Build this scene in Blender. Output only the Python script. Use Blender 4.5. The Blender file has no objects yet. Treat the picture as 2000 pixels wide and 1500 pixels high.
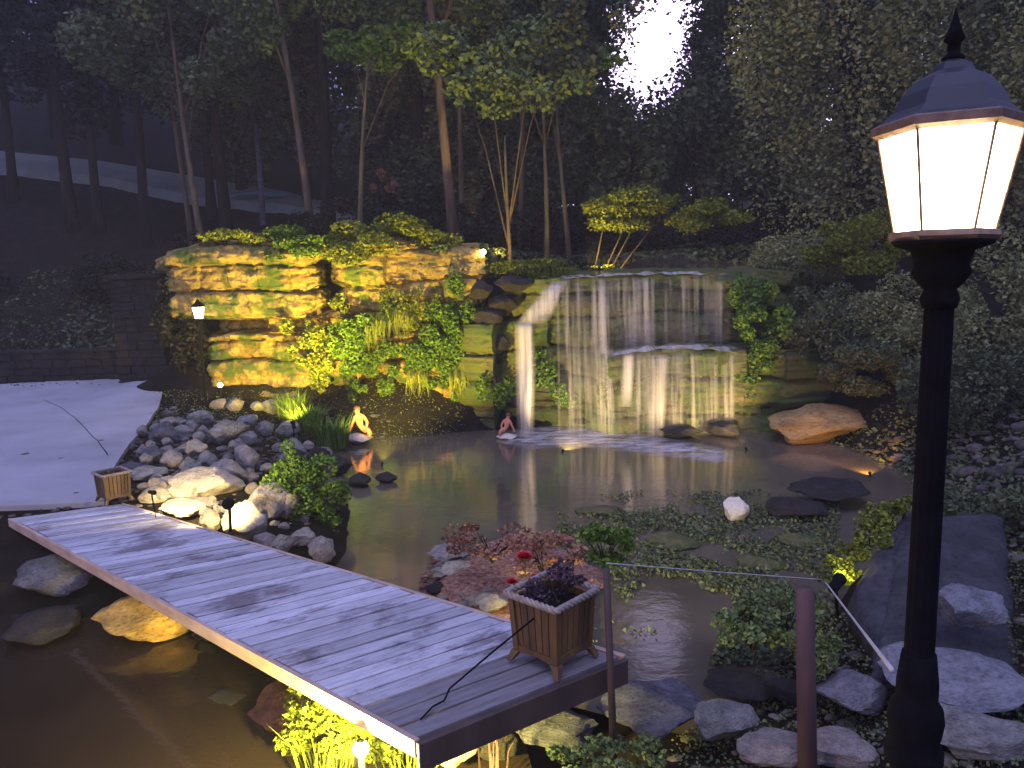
import bpy, math, random
import numpy as np
from mathutils import Vector, Matrix, noise as mn
R = math.radians
C = bpy.context.scene
COL = C.collection
rnd = random.Random(7)

# ------------------------------------------------------------------ camera
F = 1480.0; PITCH = R(8.0); ROLL = R(-1.5); CH = 3.2
cam = bpy.data.cameras.new('camera'); cam.lens = F / 2000 * 36; cam.sensor_width = 36
cam.clip_end = 500; cam.clip_start = 0.05
camo = bpy.data.objects.new('camera', cam); COL.objects.link(camo)
camo.location = (0, 0, CH)
camo.rotation_euler = (Matrix.Rotation(R(90) - PITCH, 3, 'X') @ Matrix.Rotation(ROLL, 3, 'Z')).to_euler()
C.camera = camo

# ------------------------------------------------------------------ world, dusk light, exposure
w = bpy.data.worlds.new('World'); C.world = w; w.use_nodes = True
nt = w.node_tree; bg = nt.nodes['Background']
sky = nt.nodes.new('ShaderNodeTexSky'); sky.sky_type = 'NISHITA'; sky.sun_disc = False
sky.sun_elevation = R(2.5); sky.sun_rotation = R(200); sky.altitude = 200
mx = nt.nodes.new('ShaderNodeMixRGB'); mx.blend_type = 'MIX'; mx.inputs[0].default_value = 0.85
mx.inputs[2].default_value = (6.2, 6.6, 16.0, 1)          # even violet-blue dusk overcast
nt.links.new(sky.outputs[0], mx.inputs[1])
tcw = nt.nodes.new('ShaderNodeTexCoord'); dp = nt.nodes.new('ShaderNodeVectorMath'); dp.operation = 'DOT_PRODUCT'
gd = Vector((math.sin(R(11)), math.cos(R(11)), math.tan(R(13)))).normalized(); dp.inputs[1].default_value = gd
nt.links.new(tcw.outputs['Generated'], dp.inputs[0])
mrw = nt.nodes.new('ShaderNodeMapRange'); mrw.inputs[1].default_value = .95; mrw.inputs[2].default_value = .992
nt.links.new(dp.outputs['Value'], mrw.inputs[0])
glow = nt.nodes.new('ShaderNodeMixRGB'); glow.inputs[2].default_value = (34, 28, 42, 1)      # last bright part of the dusk sky
nt.links.new(mrw.outputs[0], glow.inputs[0]); nt.links.new(mx.outputs[0], glow.inputs[1]); nt.links.new(glow.outputs[0], bg.inputs[0])
bg.inputs[1].default_value = 0.09
sl = bpy.data.lights.new('sun', 'SUN'); sl.energy = 1.5; sl.angle = R(40); sl.color = (.55, .58, 1.0)
slo = bpy.data.objects.new('sun', sl); COL.objects.link(slo); slo.location = (0, -5, 30)
slo.rotation_euler = (R(22), 0, R(-30))
C.view_settings.view_transform = 'Standard'; C.view_settings.look = 'None'
C.view_settings.exposure = 0.0; C.view_settings.gamma = 1
C.cycles.use_denoising = True
C.cycles.max_bounces = 6; C.cycles.transparent_max_bounces = 24
C.cycles.sample_clamp_indirect = 4

# ------------------------------------------------------------------ pixel helpers (2000x1500 photo pixels -> world)
def ray(x, y):
    a = (x - 1000) / F; b = -(y - 750) / F
    a, b = a * math.cos(ROLL) - b * math.sin(ROLL), a * math.sin(ROLL) + b * math.cos(ROLL)
    return Vector((a, math.cos(PITCH) + b * math.sin(PITCH), -math.sin(PITCH) + b * math.cos(PITCH)))
def pz(x, y, z):
    r = ray(x, y); return Vector((0, 0, CH)) + r * ((z - CH) / r.z)
def py(x, y, Y):
    r = ray(x, y); return Vector((0, 0, CH)) + r * (Y / r.y)

# ------------------------------------------------------------------ object helpers
def tag(o, label=None, cat=None, group=None, kind=None):
    if label: o['label'] = label
    if cat: o['category'] = cat
    if group: o['group'] = group
    if kind: o['kind'] = kind
    return o
def empty(name, loc=(0, 0, 0), rz=0.0):
    o = bpy.data.objects.new(name, None); COL.objects.link(o); o.location = loc; o.rotation_euler = (0, 0, rz)
    o.empty_display_size = .1
    return o
def link(name, me, mat, parent=None, loc=None):
    o = bpy.data.objects.new(name, me); COL.objects.link(o)
    if mat and not me.materials: me.materials.append(mat)
    if parent: o.parent = parent
    if loc is not None: o.location = loc
    return o
def mesh(name, V, Fc, smooth=False):
    me = bpy.data.meshes.new(name); me.from_pydata([tuple(v) for v in V], [], [tuple(f) for f in Fc]); me.update()
    if smooth: me.polygons.foreach_set('use_smooth', [True] * len(me.polygons))
    return me
class MB:
    def __init__(s): s.v = []; s.f = []; s.M = Matrix()
    def add(s, V, Fc):
        n = len(s.v); s.v += [s.M @ Vector(v) for v in V]; s.f += [tuple(i + n for i in f) for f in Fc]; return s
    def box(s, c, d, M=None):
        x, y, z = d[0] / 2, d[1] / 2, d[2] / 2
        V = [Vector((a * x, b * y, e * z)) for a in (-1, 1) for b in (-1, 1) for e in (-1, 1)]
        if M is not None: V = [M @ v for v in V]
        V = [v + Vector(c) for v in V]
        return s.add(V, [(0, 1, 3, 2), (4, 6, 7, 5), (0, 4, 5, 1), (2, 3, 7, 6), (0, 2, 6, 4), (1, 5, 7, 3)])
    def hexa(s, b, t):     # bottom quad, top quad (both ccw from above)
        return s.add(list(b) + list(t), [(3, 2, 1, 0), (4, 5, 6, 7), (0, 1, 5, 4), (1, 2, 6, 5), (2, 3, 7, 6), (3, 0, 4, 7)])
    def lathe(s, prof, n=24, ph=0.0, c=(0, 0, 0), cap=True):
        V = []; Fc = []
        for (r, z) in prof:
            for k in range(n):
                a = ph + 2 * math.pi * k / n; V.append((c[0] + r * math.cos(a), c[1] + r * math.sin(a), c[2] + z))
        m = len(prof)
        for i in range(m - 1):
            for k in range(n):
                Fc.append((i * n + k, i * n + (k + 1) % n, (i + 1) * n + (k + 1) % n, (i + 1) * n + k))
        if cap:
            Fc.append(tuple(reversed(range(n)))); Fc.append(tuple(range((m - 1) * n, m * n)))
        return s.add(V, Fc)
    def tube(s, pts, rad, n=8):
        pts = [Vector(p) for p in pts]; V = []; Fc = []
        if not hasattr(rad, '__len__'): rad = [rad] * len(pts)
        up = Vector((0, 0, 1))
        for i, p in enumerate(pts):
            d = (pts[min(i + 1, len(pts) - 1)] - pts[max(i - 1, 0)]).normalized()
            if i == 0:
                u = d.cross(up if abs(d.z) < .9 else Vector((1, 0, 0))).normalized()
            else:
                u = (u - d * u.dot(d)).normalized()
            q = d.cross(u)
            for k in range(n):
                a = 2 * math.pi * k / n; V.append(p + (u * math.cos(a) + q * math.sin(a)) * rad[i])
        for i in range(len(pts) - 1):
            for k in range(n):
                Fc.append((i * n + k, i * n + (k + 1) % n, (i + 1) * n + (k + 1) % n, (i + 1) * n + k))
        Fc.append(tuple(reversed(range(n)))); Fc.append(tuple(range((len(pts) - 1) * n, len(pts) * n)))
        return s.add(V, Fc)
    def build(s, name, mat, parent=None, smooth=False, bevel=0):
        me = mesh(name, s.v, s.f, smooth)
        o = link(name, me, mat, parent)
        if smooth:
            pass
        if bevel:
            b = o.modifiers.new('bevel', 'BEVEL'); b.width = bevel; b.segments = 2; b.limit_method = 'ANGLE'
        return o

# ------------------------------------------------------------------ materials
def newmat(name):
    m = bpy.data.materials.new(name); m.use_nodes = True
    n = m.node_tree.nodes; return m, m.node_tree, n['Principled BSDF']
def ramp(nt, stops):
    r = nt.nodes.new('ShaderNodeValToRGB'); e = r.color_ramp.elements
    e[0].position, e[0].color = stops[0][0], (*stops[0][1], 1)
    e[1].position, e[1].color = stops[-1][0], (*stops[-1][1], 1)
    for p, c in stops[1:-1]:
        k = e.new(p); k.color = (*c, 1)
    return r
def noise_tex(nt, scale, detail=6, rough=.6, sx=1, sy=1, sz=1, coord='Object', dist=0):
    tc = nt.nodes.new('ShaderNodeTexCoord'); mp = nt.nodes.new('ShaderNodeMapping')
    mp.inputs['Scale'].default_value = (sx, sy, sz)
    t = nt.nodes.new('ShaderNodeTexNoise'); t.inputs['Scale'].default_value = scale
    t.inputs['Detail'].default_value = detail; t.inputs['Roughness'].default_value = rough
    t.inputs['Distortion'].default_value = dist
    nt.links.new(tc.outputs[coord], mp.inputs[0]); nt.links.new(mp.outputs[0], t.inputs[0])
    return t
def bump(nt, bsdf, src, strength=.5, dist=.02):
    b = nt.nodes.new('ShaderNodeBump'); b.inputs['Strength'].default_value = strength; b.inputs['Distance'].default_value = dist
    nt.links.new(src, b.inputs['Height']); nt.links.new(b.outputs[0], bsdf.inputs['Normal']); return b
def simple(name, stops, scale=4, rough=.8, bst=.4, bd=.02, detail=8, sx=1, sy=1, sz=1, metal=0, coord='Object', dist=0):
    m, nt, p = newmat(name)
    t = noise_tex(nt, scale, detail, .62, sx, sy, sz, coord, dist); r = ramp(nt, stops)
    nt.links.new(t.outputs[0], r.inputs[0]); nt.links.new(r.outputs[0], p.inputs['Base Color'])
    p.inputs['Roughness'].default_value = rough; p.inputs['Metallic'].default_value = metal
    if rough > .85: p.inputs['Specular IOR Level'].default_value = .08
    if bst: bump(nt, p, t.outputs[0], bst, bd)
    return m
def leafmat(name, c1, c2, c3, rough=.6, trans=.0):
    m, nt, p = newmat(name)
    g = nt.nodes.new('ShaderNodeNewGeometry')
    t = noise_tex(nt, 1.1, 3)
    ad = nt.nodes.new('ShaderNodeMath'); ad.operation = 'MULTIPLY_ADD'; ad.inputs[1].default_value = .55
    nt.links.new(g.outputs['Random Per Island'], ad.inputs[0])
    m2 = nt.nodes.new('ShaderNodeMath'); m2.operation = 'MULTIPLY'; m2.inputs[1].default_value = .55
    nt.links.new(t.outputs[0], m2.inputs[0]); nt.links.new(m2.outputs[0], ad.inputs[2])
    r = ramp(nt, [(.15, c1), (.5, c2), (.85, c3)])
    nt.links.new(ad.outputs[0], r.inputs[0]); nt.links.new(r.outputs[0], p.inputs['Base Color'])
    p.inputs['Roughness'].default_value = rough; p.inputs['Specular IOR Level'].default_value = .12
    return m
def emis(name, col, s):
    m, nt, p = newmat(name)
    p.inputs['Base Color'].default_value = (.8, .7, .5, 1)
    p.inputs['Emission Color'].default_value = (*col, 1); p.inputs['Emission Strength'].default_value = s
    return m

def rockmat(name, c_dark, c_mid, c_hi, strata=0.0, moss=0.0):
    m, nt, p = newmat(name)
    n1 = noise_tex(nt, 2.2, 10, .65); n2 = noise_tex(nt, 14, 6, .7)
    r = ramp(nt, [(.28, c_dark), (.5, c_mid), (.72, c_hi)])
    src = n1.outputs[0]
    if strata:
        n3 = noise_tex(nt, 1.0, 8, .7, .7, .7, 7.0, dist=.6)
        mix = nt.nodes.new('ShaderNodeMath'); mix.operation = 'MULTIPLY_ADD'; mix.inputs[1].default_value = strata
        nt.links.new(n3.outputs[0], mix.inputs[0])
        k = nt.nodes.new('ShaderNodeMath'); k.operation = 'MULTIPLY'; k.inputs[1].default_value = 1 - strata
        nt.links.new(n1.outputs[0], k.inputs[0]); nt.links.new(k.outputs[0], mix.inputs[2]); src = mix.outputs[0]
    nt.links.new(src, r.inputs[0])
    sp = ramp(nt, [(.34, (.45, .43, .40)), (.5, (1, 1, 1)), (.66, (1.25, 1.25, 1.25))]); nt.links.new(n2.outputs[0], sp.inputs[0])
    mu = nt.nodes.new('ShaderNodeMixRGB'); mu.blend_type = 'MULTIPLY'; mu.inputs[0].default_value = .8
    nt.links.new(r.outputs[0], mu.inputs[1]); nt.links.new(sp.outputs[0], mu.inputs[2]); col = mu.outputs[0]
    if moss:
        mm = nt.nodes.new('ShaderNodeMixRGB'); mm.inputs[2].default_value = (.07, .10, .02, 1)
        n4 = noise_tex(nt, 1.7, 8, .7); rr = ramp(nt, [(.5 - moss * .25, (0, 0, 0)), (.58, (1, 1, 1))])
        nt.links.new(n4.outputs[0], rr.inputs[0]); nt.links.new(rr.outputs[0], mm.inputs[0])
        nt.links.new(col, mm.inputs[1]); col = mm.outputs[0]
    nt.links.new(col, p.inputs['Base Color']); p.inputs['Roughness'].default_value = .85; p.inputs['Specular IOR Level'].default_value = .2
    a = nt.nodes.new('ShaderNodeMath'); a.operation = 'ADD'
    nt.links.new(src, a.inputs[0])
    q = nt.nodes.new('ShaderNodeMath'); q.operation = 'MULTIPLY'; q.inputs[1].default_value = .6
    nt.links.new(n2.outputs[0], q.inputs[0]); nt.links.new(q.outputs[0], a.inputs[1])
    bump(nt, p, a.outputs[0], 1.0, .07)
    return m

M = {}
M['ground'] = simple('soil', [(.3, (.004, .003, .002)), (.55, (.011, .008, .005)), (.75, (.028, .021, .012))], 3, .95, .7, .06)
M['patio'] = simple('concrete', [(.3, (.21, .205, .205)), (.5, (.29, .285, .285)), (.75, (.36, .35, .355))], .6, .75, .1, .01)
M['lane'] = simple('lane_asphalt', [(.3, (.11, .13, .105)), (.7, (.19, .21, .18))], 1.2, .8, .2, .02)
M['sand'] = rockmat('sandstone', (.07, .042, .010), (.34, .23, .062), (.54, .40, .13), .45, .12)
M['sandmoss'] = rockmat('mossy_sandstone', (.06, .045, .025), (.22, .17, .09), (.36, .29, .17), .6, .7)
M['wet'] = rockmat('wet_rock', (.03, .024, .016), (.12, .09, .045), (.24, .18, .10), .6, .85)
M['dkrock'] = rockmat('dark_rock', (.01, .009, .008), (.032, .028, .024), (.07, .06, .05), .4)
M['grey'] = rockmat('grey_fieldstone', (.11, .11, .095), (.26, .255, .22), (.42, .41, .35))
M['pink'] = rockmat('pinkish_fieldstone', (.18, .155, .125), (.34, .295, .24), (.48, .42, .34))
M['tan'] = rockmat('tan_fieldstone', (.25, .21, .14), (.46, .40, .28), (.62, .55, .41))
M['bluegrey'] = rockmat('blue_grey_flagstone', (.045, .045, .048), (.10, .10, .11), (.18, .18, .20))
M['bark'] = simple('bark', [(.3, (.008, .006, .004)), (.7, (.035, .026, .017))], 6, .9, .8, .05, 8, 1, 1, .2)
M['palebark'] = simple('pale_bark', [(.3, (.05, .035, .018)), (.7, (.17, .13, .07))], 6, .9, .6, .03, 8, 1, 1, .2)
M['leafdark'] = leafmat('dark_leaves', (.045, .058, .022), (.085, .102, .042), (.14, .16, .07))
M['leafshade'] = leafmat('shade_dark_leaves', (.006, .006, .005), (.014, .014, .010), (.032, .032, .020))  # leaf copy darkened: shade of the left wood is in the colour
M['leafmid'] = leafmat('mid_leaves', (.05, .075, .02), (.10, .14, .04), (.18, .23, .07))
M['leafbright'] = leafmat('bright_leaves', (.03, .07, .008), (.07, .14, .016), (.15, .23, .03))
M['leafyel'] = leafmat('yellow_green_leaves', (.05, .07, .006), (.12, .15, .014), (.24, .26, .03))
M['leafred'] = leafmat('russet_leaves', (.12, .05, .025), (.28, .12, .06), (.42, .24, .13))
M['leafglare'] = leafmat('olive_glare_leaves', (.15, .165, .06), (.20, .215, .08), (.25, .26, .10))  # olive leaves lightened: lantern glow and lens glare are in the colour
M['black'] = simple('black_metal', [(.3, (.002, .002, .003)), (.7, (.006, .006, .007))], 20, .9, .1, .003)
M['dkwood'] = simple('dark_wood', [(.3, (.03, .018, .012)), (.7, (.07, .045, .03))], 5, .7, .3, .01, 6, 1, 1, .2)
M['rust'] = rockmat('warm_patch_rock', (.08, .035, .018), (.22, .09, .045), (.34, .17, .09))
M['flag'] = rockmat('pale_flagstone', (.12, .12, .12), (.24, .24, .245), (.34, .34, .35))
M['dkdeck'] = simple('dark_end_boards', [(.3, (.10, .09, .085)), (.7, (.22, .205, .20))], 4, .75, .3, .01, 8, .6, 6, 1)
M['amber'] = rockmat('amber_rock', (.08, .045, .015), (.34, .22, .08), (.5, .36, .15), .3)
M['leafred2'] = leafmat('dark_purple_leaves', (.02, .012, .018), (.05, .03, .04), (.09, .06, .07))
M['slabgrey'] = rockmat('slab_grey', (.02, .02, .02), (.05, .048, .05), (.09, .087, .09), .3)
M['postwood'] = simple('reddish_post_wood', [(.3, (.04, .022, .018)), (.7, (.10, .05, .04))], 8, .8, .3, .01, 6, 1, 1, .15)
M['fascia'] = simple('pale_board_wood', [(.3, (.30, .20, .14)), (.7, (.50, .37, .27))], 3, .7, .2, .01, 6, 1, 1, 4)
M['planterwood'] = simple('planter_wood', [(.3, (.035, .018, .006)), (.55, (.11, .06, .016)), (.75, (.20, .115, .032))], 9, .55, .3, .006, 8, 1, 1, .12)
M['rope'] = simple('rope', [(.3, (.16, .13, .10)), (.7, (.36, .31, .25))], 30, .9, .4, .005)
M['stonewall'] = rockmat('wall_stone', (.008, .006, .006), (.022, .018, .016), (.045, .036, .032), .3)
M['terracotta'] = simple('terracotta', [(.3, (.42, .14, .06)), (.7, (.65, .27, .14))], 8, .7, .2, .01)
M['white'] = simple('white_stone', [(.3, (.42, .36, .28)), (.7, (.62, .55, .44))], 5, .7, .3, .02)
M['red'] = simple('red_glaze', [(.3, (.35, .008, .015)), (.7, (.6, .02, .04))], 5, .15, 0)
M['teal'] = simple('teal_tarp', [(.3, (.06, .17, .17)), (.7, (.13, .28, .28))], 3, .35, .3, .05)
def panemat():
    m, nt, p = newmat('lit_pane')
    p.inputs['Base Color'].default_value = (.8, .7, .5, 1)
    p.inputs['Emission Color'].default_value = (1, .96, .86, 1); p.inputs['Emission Strength'].default_value = 8
    tr = nt.nodes.new('ShaderNodeBsdfTransparent'); ms = nt.nodes.new('ShaderNodeMixShader'); ms.inputs[0].default_value = .5
    nt.links.new(tr.outputs[0], ms.inputs[1]); nt.links.new(p.outputs[0], ms.inputs[2]); nt.links.new(ms.outputs[0], nt.nodes['Material Output'].inputs[0])
    return m
M['pane'] = panemat()
M['glow'] = emis('lamp_glow', (1, .9, .7), 14)
M['yglow'] = emis('spot_lens_glow', (1, .85, .35), 30)
M['cable'] = simple('pale_cable', [(.3, (.35, .33, .30)), (.7, (.5, .48, .44))], 20, .6, 0)

def watermat(name='pond_water', a=(.055, .046, .030), b=(.125, .10, .068)):
    m, nt, p = newmat(name)
    t = noise_tex(nt, .5, 5, .55); r = ramp(nt, [(.3, a), (.7, b)])
    nt.links.new(t.outputs[0], r.inputs[0]); nt.links.new(r.outputs[0], p.inputs['Base Color'])
    p.inputs['Roughness'].default_value = .045; p.inputs['IOR'].default_value = 1.33
    a = noise_tex(nt, 2.6, 5, .6, 1, 1.6, 1); bump(nt, p, a.outputs[0], .09, .05)
    return m
M['water'] = watermat(); M['shadewater'] = watermat('outflow_water', (.012, .008, .005), (.030, .020, .013))  # outflow copy darkened: shade and dark reflections are in its colour
def fallmat(name, lo, hi, sx, amax):
    m, nt, p = newmat(name)
    p.inputs['Base Color'].default_value = (.60, .54, .42, 1); p.inputs['Roughness'].default_value = .5
    t = noise_tex(nt, 1.0, 6, .7, sx, .6, .22); mr = nt.nodes.new('ShaderNodeMapRange')
    mr.inputs[1].default_value = lo; mr.inputs[2].default_value = hi; mr.inputs[4].default_value = amax
    at = nt.nodes.new('ShaderNodeAttribute'); at.attribute_name = 'fade'; mu = nt.nodes.new('ShaderNodeMath'); mu.operation = 'MULTIPLY'
    nt.links.new(t.outputs[0], mr.inputs[0]); nt.links.new(mr.outputs[0], mu.inputs[0]); nt.links.new(at.outputs['Fac'], mu.inputs[1]); nt.links.new(mu.outputs[0], p.inputs['Alpha'])
    return m
M['veil'] = fallmat('falling_water_veil', .45, .80, 6.5, .62)
M['mist'] = fallmat('falling_water_mist', .38, .85, 3, .13)
M['chute'] = fallmat('falling_water_chute', .22, .66, 9, .9)
def foammat():
    m, nt, p = newmat('foam')
    p.inputs['Base Color'].default_value = (.72, .68, .68, 1); p.inputs['Roughness'].default_value = .7
    at = nt.nodes.new('ShaderNodeAttribute'); at.attribute_name = 'fade'
    t = noise_tex(nt, 2.2, 6, .6, 1, 2.2, 1, dist=.4); mr = nt.nodes.new('ShaderNodeMapRange')
    mr.inputs[1].default_value = .36; mr.inputs[2].default_value = .72; mr.inputs[4].default_value = .8
    mu = nt.nodes.new('ShaderNodeMath'); mu.operation = 'MULTIPLY'
    nt.links.new(t.outputs[0], mr.inputs[0]); nt.links.new(mr.outputs[0], mu.inputs[0]); nt.links.new(at.outputs['Fac'], mu.inputs[1])
    nt.links.new(mu.outputs[0], p.inputs['Alpha']); return m
M['foam'] = foammat()

def deckmat():
    m, nt, p = newmat('weathered_deck_boards')
    g = nt.nodes.new('ShaderNodeNewGeometry')
    r0 = ramp(nt, [(0, (.32, .31, .315)), (1, (.58, .57, .58))]); nt.links.new(g.outputs['Random Per Island'], r0.inputs[0])
    grain = noise_tex(nt, 3, 8, .7, 1.2, 14, 1)          # object x runs along a plank
    r1 = ramp(nt, [(.3, (.28, .28, .30)), (.58, (1, 1, 1))]); nt.links.new(grain.outputs[0], r1.inputs[0])
    mm = nt.nodes.new('ShaderNodeMixRGB'); mm.blend_type = 'MULTIPLY'; mm.inputs[0].default_value = .7
    nt.links.new(r0.outputs[0], mm.inputs[1]); nt.links.new(r1.outputs[0], mm.inputs[2])
    st = noise_tex(nt, 1.25, 7, .72, 1, 1.7, 1); r2 = ramp(nt, [(.38, (.25, .20, .24)), (.47, (1, 1, 1))]); nt.links.new(st.outputs[0], r2.inputs[0])
    m2 = nt.nodes.new('ShaderNodeMixRGB'); m2.blend_type = 'MULTIPLY'; m2.inputs[0].default_value = .8
    nt.links.new(mm.outputs[0], m2.inputs[1]); nt.links.new(r2.outputs[0], m2.inputs[2])
    nt.links.new(m2.outputs[0], p.inputs['Base Color']); p.inputs['Roughness'].default_value = .55
    bump(nt, p, grain.outputs[0], .35, .008)
    return m
M['deck'] = deckmat()

# ------------------------------------------------------------------ lamps used by fixtures
def spot(parent, loc, target, power, col=(1, .72, .16), size=70, blend=.6, rad=.04):
    l = bpy.data.lights.new('spot_beam', 'SPOT'); l.energy = power; l.color = col; l.spot_size = R(size); l.spot_blend = blend
    l.shadow_soft_size = rad
    o = bpy.data.objects.new('spot_beam', l); COL.objects.link(o)
    d = Vector(target) - Vector(loc)
    o.rotation_mode = 'QUATERNION'; o.rotation_quaternion = d.to_track_quat('-Z', 'Y'); o.parent = parent
    o.location = (0, 0, 0)
    o.location = Vector(loc) + d.normalized() * .06 - parent.location
    return o
def point(parent, loc, power, col, rad=.05):
    l = bpy.data.lights.new('lamp_light', 'POINT'); l.energy = power; l.color = col; l.shadow_soft_size = rad
    o = bpy.data.objects.new('lamp_light', l); COL.objects.link(o); o.parent = parent; o.location = loc
    return o

# ------------------------------------------------------------------ terrain
CP = []
def cp(*a): CP.extend(a)
W0 = -.45
cp(*[(x, y, W0) for x, y in ((-1.2, 9), (0, 9), (2, 9), (4, 9), (0, 12), (3, 12), (5, 11.2), (-2, 12), (-2.4, 13.2), (0, 14.5), (3, 14.6), (5, 13.5), (1, 6.6),
    (0, 7.2), (2.3, 7), (3.3, 8), (-1.2, 7.2), (-2, 6.3), (-3.4, 5.2), (-5, 4.2), (-7, 2.6), (-10, 0.5), (-14, -3), (-1.8, 4.4), (-3, 3.2), (-5, 1), (0, 5.4))])
# bank between the patio and the pond
for x, y, z in ((330, 870, .56), (450, 850, .46), (560, 890, .28), (620, 960, .15), (350, 950, .5), (480, 960, .42), (560, 1030, .26), (610, 1080, .16), (270, 900, .55),
                (430, 800, .45), (530, 820, .26), (620, 850, .08), (430, 1010, .36)):
    p = pz(x, y, z); cp((p.x, p.y, z))
# patio
for x, y in ((-6, 10), (-8, 10), (-7, 12.5), (-10, 12), (-14, 10), (-7.2, 15), (-9, 17), (-12, 16), (-18, 14), (-24, 18), (-9, 19.5), (-14, 20), (-8, 8.6), (-12, 8), (-18, 6)):
    cp((x, y, .44 + max(0, y - 9) * .035))
# left bank of the outflow
cp((-6.4, 7.2, .2), (-8, 6, .1), (-10, 4.6, .2), (-14, 3, .3), (-4.9, 6.6, -.15), (-12, -2, .2), (-6, -1.5, .3))
# in front of and behind the cliff
cp((-6.5, 16.4, .5), (-5, 15.8, .28), (-3.6, 15.6, .14), (-2, 15.4, .0), (-1, 15.6, -.1), (1, 15.9, -.2), (3, 15.8, -.1), (5.6, 15.2, .1),
   (-7, 19.5, 3.6), (-4, 19.5, 3.9), (-1.5, 19.3, 3.6), (1.2, 19.4, 3.1), (3.5, 19.6, 3.15), (6, 19, 3.3), (9, 19, 3.6), (-8.6, 20.5, 2.3), (-11, 22.5, 2.0), (-16, 23, 2.2), (-22, 23, 2.6), (-30, 22, 3))
# right bank
cp((7, 14.2, .7), (7.5, 16, 2.0), (6.2, 12, .0), (7.4, 12, .6), (9, 13.5, 1.8), (10, 11, 1.6), (6.2, 9.3, .4), (5.2, 8.6, .1), (7, 7, 1.2), (4.6, 7.2, .25),
   (3.8, 6.3, .3), (5.2, 5.6, 1.0), (3.4, 5, .45), (2.2, 5, .15), (1.4, 4.6, .1), (3, 3.8, .55), (1.2, 3.4, .35), (.4, 3.3, .25), (-.4, 3.2, .15), (4.5, 3.5, .9), (7, 4, 1.4),
   (12, 6, 2), *[(lambda p: (p.x, p.y, p.z - .2))(py(*t)) for t in ((1720, 1250, 5.0), (1690, 1160, 6.0), (1790, 1010, 7.2), (1960, 1290, 4.9), (1950, 1010, 7.6), (1850, 1150, 6))], (1, 1.5, .55), (0, 0, 1.1), (3, 1, .9), (0, -4, 1.4), (6, -3, 1.4), (14, 14, 3), (20, 10, 3.4), (14, 2, 2.2), (-1, 1.5, .1), (20, -4, 2.4), (-20, -4, .6))
# lane edge on the hillside
for x, y, Y in ((0, 330, 32), (200, 352, 31.5), (400, 395, 31), (560, 408, 30), (700, 432, 29.5), (-300, 310, 33)):
    p = py(x, y, Y); cp((p.x, p.y, p.z - .15))
for x, y, Y in ((0, 296, 34.5), (200, 316, 34), (400, 350, 33.5), (560, 378, 32.5), (700, 418, 32), (-300, 270, 36)):
    p = py(x, y, Y); cp((p.x, p.y, p.z - .15))
cp((-30, 26, 4), (-12, 27, 4.2), (-5, 25, 4.4), (0, 24, 3.9), (4, 25, 3.8), (9, 25, 4.4), (15, 24, 5), (24, 22, 6), (34, 10, 6), (30, -6, 4),
   (-40, 30, 8), (-40, 45, 14), (-25, 48, 15), (-12, 46, 13), (-3, 42, 9), (3, 36, 5.2), (8, 38, 4.6), (11, 50, 4.5), (12, 70, 4), (18, 42, 9), (26, 36, 12), (40, 30, 14),
   (-60, 60, 24), (-25, 66, 22), (-6, 66, 15), (30, 62, 18), (45, 55, 22), (15, 95, 4), (24, 95, 8), (-30, 95, 28), (60, 95, 26), (60, 20, 16), (60, -12, 8), (-60, 10, 6), (-60, -12, 3), (-45, 20, 6))
CPa = np.array(CP)
def _solve():
    P = CPa[:, :2]; n = len(P)
    D = np.sqrt(((P[:, None] - P[None]) ** 2).sum(2)) + np.eye(n) * .02 * 0
    A = np.zeros((n + 3, n + 3)); A[:n, :n] = -D; A[:n, :n] -= np.eye(n) * .03 * -1
    A[:n, n] = 1; A[:n, n + 1:] = P; A[n, :n] = 1; A[n + 1:, :n] = P.T
    b = np.zeros(n + 3); b[:n] = CPa[:, 2]
    return np.linalg.solve(A, b)
WT = _solve()
def hts(X, Y):
    X = np.asarray(X, float).ravel(); Y = np.asarray(Y, float).ravel()
    out = np.empty(len(X)); P = CPa[:, :2]; n = len(P)
    for s in range(0, len(X), 4000):
        x = X[s:s + 4000]; y = Y[s:s + 4000]
        D = np.sqrt((x[:, None] - P[:, 0]) ** 2 + (y[:, None] - P[:, 1]) ** 2)
        out[s:s + 4000] = -D @ WT[:n] + WT[n] + WT[n + 1] * x + WT[n + 2] * y
    return out
def gz(x, y): return float(hts([x], [y])[0])

def axis(a, b, c, d, fine, coarse):
    lo = list(np.arange(a, b, coarse)); mid = list(np.arange(b, c, fine)); hi = list(np.arange(c, d + .01, coarse)); return np.array(lo + mid + hi)
xs = axis(-64, -13, 12, 64, .22, 2.0); ys = axis(-12, -1, 24, 100, .22, 2.0)
XX, YY = np.meshgrid(xs, ys); ZZ = hts(XX, YY).reshape(XX.shape)
V = []
for j in range(len(ys)):
    for i in range(len(xs)):
        x, y, z = XX[j, i], YY[j, i], ZZ[j, i]
        amp = .05 if y < 22 else (.08 if x < 0 and y < 37 else .3)
        onpat = (x < -5.2 and 8.5 < y < 21)
        z += (mn.fractal(Vector((x * .9, y * .9, 0)), 1, 2, 4) * (amp if not onpat else .005))
        V.append((x, y, z))
nx = len(xs)
Fg = [(j * nx + i, j * nx + i + 1, (j + 1) * nx + i + 1, (j + 1) * nx + i) for j in range(len(ys) - 1) for i in range(nx - 1)]
g = link('ground', mesh('ground', V, Fg, True), M['ground']); tag(g, kind='structure')

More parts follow.
